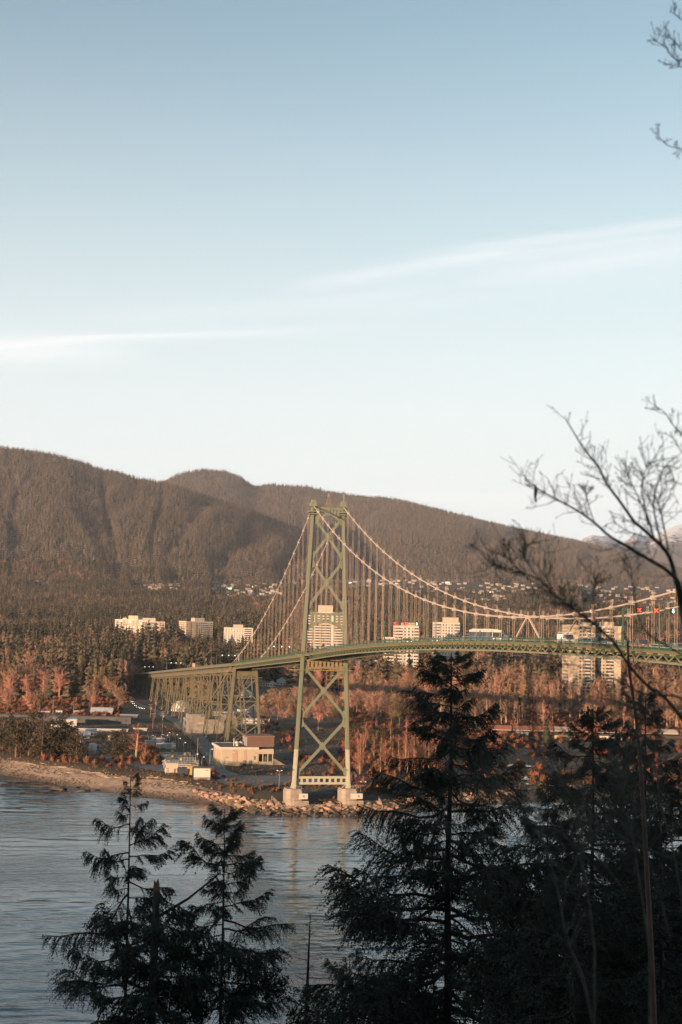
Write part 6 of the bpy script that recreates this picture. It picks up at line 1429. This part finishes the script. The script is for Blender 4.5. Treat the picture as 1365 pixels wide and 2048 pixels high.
def limb(pts, Y0, Y1, w0, w1, ntw, L0, parent=nb, o_=None, tw=.0028, nm='branch'):
    P = smooth(px_path(pts, Y0, Y1)); o_ = off if o_ is None else o_; P = [p - o_ for p in P]; n = len(P); ws = [.64 * w0 + (.75 * w1 - .64 * w0) * i / (n - 1) for i in range(n)]
    m = MB(); m.tube(P, ws, 7); b = m.build(nm, BRANCH, parent, True)
    if ntw:
        m2 = MB(); twigs(m2, P[n // 6:], rr, int(ntw * 1.7), L0 * 1.15, tw * .8); m2.build('twig', BRANCH, b)
    return P
tk = at_y(1400, 1560, 8.6) - off
MB().tube([(0, 0, 0), tk * .5 + Vector((.05, 0, 0)), tk, at_y(1392, 1330, 8.4) - off], [.07, .05, .034, .02], 9).build('trunk', BRANCH, nb, True)
limb([(1392, 1330), (1365, 1185), (1339, 1145), (1298, 1119), (1262, 1097), (1219, 1072), (1189, 1045), (1153, 1020), (1109, 996), (1082, 981), (1049, 957)], 8.4, 7.9, .021, .004, 26, .16)
limb([(1396, 1420), (1365, 1230), (1344, 1127), (1325, 1094), (1309, 1079), (1284, 1056), (1268, 1042), (1241, 1004), (1213, 966), (1197, 933), (1170, 900), (1153, 873), (1131, 837)], 8.4, 8.0, .024, .004, 22, .14)
limb([(1325, 1094), (1312, 1040), (1308, 1005), (1318, 960), (1335, 930), (1352, 968)], 8.15, 8.3, .010, .003, 16, .16)
limb([(1310, 1080), (1290, 1010), (1284, 975), (1290, 945), (1300, 925)], 8.15, 8.0, .008, .003, 14, .14)
limb([(1312, 1085), (1296, 1040), (1268, 975), (1250, 942)], 8.2, 8.3, .008, .003, 10, .12)
limb([(1337, 1100), (1326, 1040), (1316, 1000)], 8.2, 8.4, .009, .003, 10, .16)
limb([(1305, 1078), (1262, 1065), (1240, 1052), (1228, 1045)], 8.2, 8.0, .006, .003, 6, .07)
limb([(1190, 1046), (1178, 1012), (1172, 985), (1163, 970)], 8.0, 7.9, .005, .003, 6, .07); limb([(1172, 990), (1188, 972)], 7.95, 7.95, .004, .003, 2, .05)
limb([(1400, 1480), (1330, 1395), (1300, 1375), (1262, 1335), (1232, 1290), (1218, 1275), (1191, 1250), (1153, 1222), (1110, 1190), (1079, 1160), (1035, 1143), (985, 1130)], 8.6, 7.4, .019, .004, 50, .24)
limb([(1082, 1162), (1058, 1130), (1045, 1105), (1052, 1085)], 7.5, 7.4, .006, .003, 12, .13); limb([(1110, 1190), (1060, 1160), (1020, 1120), (1005, 1112)], 7.55, 7.4, .006, .003, 8, .12)
limb([(1365, 1310), (1300, 1270), (1280, 1240), (1268, 1180), (1262, 1135)], 8.3, 8.1, .008, .003, 12, .14); limb([(1190, 1250), (1186, 1190), (1195, 1150)], 7.7, 7.6, .006, .003, 10, .14); limb([(1160, 1228), (1140, 1210), (1110, 1205)], 7.6, 7.5, .005, .003, 8, .10)
limb([(1400, 1440), (1360, 1395), (1290, 1388), (1215, 1352), (1150, 1330), (1100, 1335)], 8.5, 7.8, .012, .003, 26, .20); limb([(1400, 1500), (1330, 1440), (1280, 1420), (1220, 1400), (1150, 1390)], 8.5, 7.7, .010, .003, 20, .18)
limb([(1400, 70), (1365, 118), (1345, 113), (1330, 92), (1309, 81)], 8.2, 8.0, .007, .003, 8, .09); limb([(1400, 110), (1365, 100), (1352, 85), (1330, 70)], 8.2, 8.1, .006, .003, 6, .07); limb([(1400, 60), (1365, 40), (1350, 28), (1340, 23)], 8.2, 8.1, .005, .003, 3, .05); limb([(1400, 145), (1365, 134), (1345, 130), (1327, 127)], 8.2, 8.1, .005, .003, 4, .05)
limb([(1400, 305), (1365, 298), (1335, 290), (1314, 268)], 8.2, 8.0, .005, .0025, 6, .06); limb([(1400, 900), (1365, 870), (1345, 848), (1330, 825), (1312, 813)], 8.2, 8.0, .006, .003, 6, .07); limb([(1400, 930), (1365, 905), (1350, 880), (1330, 865)], 8.2, 8.0, .005, .003, 4, .06)
for k in range(16):                                                        # thin tangle of shoots over the lower right
    r2 = random.Random(60 + k); x0 = r2.uniform(1120, 1400); y0 = r2.uniform(1560, 1900); an = r2.uniform(-1.2, .25); L_ = r2.uniform(160, 380); q = [(x0 + L_ * t * math.sin(an) + 14 * math.sin(5 * t + k), y0 - L_ * t * math.cos(an)) for t in (0, .25, .5, .75, 1)]
    Y_ = r2.uniform(7.5, 10.5); limb(q, Y_ + .3, Y_, .0075, .003, 14, .22)
hg = MB(); p = at_y(1071, 968, 7.92) - off; hg.tube([p, p + Vector((.004, 0, -.04)), p + Vector((0, 0, -.075)), p + Vector((.008, 0, -.11))], [.004, .011, .008, .003], 6); hg.build('hanging_lichen', BRANCH, nb)
for (xs, ys) in ((1400, 150), (1400, 300), (1400, 900)): pass
MB().tube([at_y(1392, 1330, 8.4) - off, at_y(1408, 1000, 8.3) - off, at_y(1402, 600, 8.2) - off, at_y(1400, 60, 8.2) - off], [.02, .016, .01, .005], 7).build('leader', BRANCH, nb, True)
# slender reddish trunk and grey sapling stems in front of the dark conifers
RED_STEM = mat('reddish_smooth_bark', (.15, .075, .05), .7, noise=(4, (.09, .05, .038), 1.6))
def stem(label, pts, Y0, Y1, w0, w1, m_, ntw, name='sapling', L0=.35):
    P = smooth(px_path(pts, Y0, Y1)); b0 = P[0]; g = Vector((b0.x, b0.y, head_ground(b0.x, b0.y) - .3)); t = thing(name, label, 'tree', g); P = [Vector((0, 0, 0))] + [p - g for p in P]; n = len(P)
    m = MB(); m.tube(P, [w0 + (w1 - w0) * i / (n - 1) for i in range(n)], 7); m.build('trunk', m_, t, True)
    if ntw: m2 = MB(); twigs(m2, P[n // 3:], rr, ntw, L0, .004); m2.build('branch', m_, t)
stem('slender reddish trunk rising before the dark conifers at right', [(1310, 2100), (1305, 1960), (1300, 1850), (1294, 1740), (1288, 1630), (1282, 1540), (1274, 1450), (1266, 1390), (1258, 1330), (1256, 1280)], 20, 20, .045, .016, RED_STEM, 16, 'slender_tree', .6)
stem('grey sapling stem crossing the lower right, longest of the three', [(1200, 2100), (1165, 1955), (1135, 1880), (1118, 1790), (1090, 1690), (1080, 1680)], 10, 10, .014, .005, BRANCH, 10)
stem('thin grey sapling bending up to the river pools', [(1190, 1900), (1172, 1760), (1150, 1690), (1130, 1600), (1115, 1530), (1090, 1490), (1040, 1470)], 10, 10, .009, .003, BRANCH, 14)
stem('thin grey sapling with forked twigs below the red trunk', [(1300, 1900), (1270, 1700), (1255, 1620), (1240, 1560), (1225, 1500), (1215, 1475)], 11, 11, .009, .003, BRANCH, 14)
stem('thin sapling among the dark boughs at the right edge', [(1380, 1900), (1345, 1690), (1318, 1600), (1322, 1530), (1310, 1480)], 11, 11, .008, .003, BRANCH, 14)

# the forest of the headland, left of and behind the viewpoint, that keeps this slope in shade
n = 300; fx = rng.uniform(-105, 70, n); fy = rng.uniform(-150, -10, n); kp = (fy < -14) & (np.hypot(fx, fy) > 16)
fx, fy = fx[kp], fy[kp]; fh = rng.uniform(22, 36, len(fx)); scatter('headland_forest', np.stack([fx, fy, head_z(fx, fy) - .5], 1), np.stack([fh * 1.3, fh * 1.3, fh], 1), rng.integers(0, 6, len(fx)), MID_CON, 'dense conifer forest on the headland behind the viewpoint')
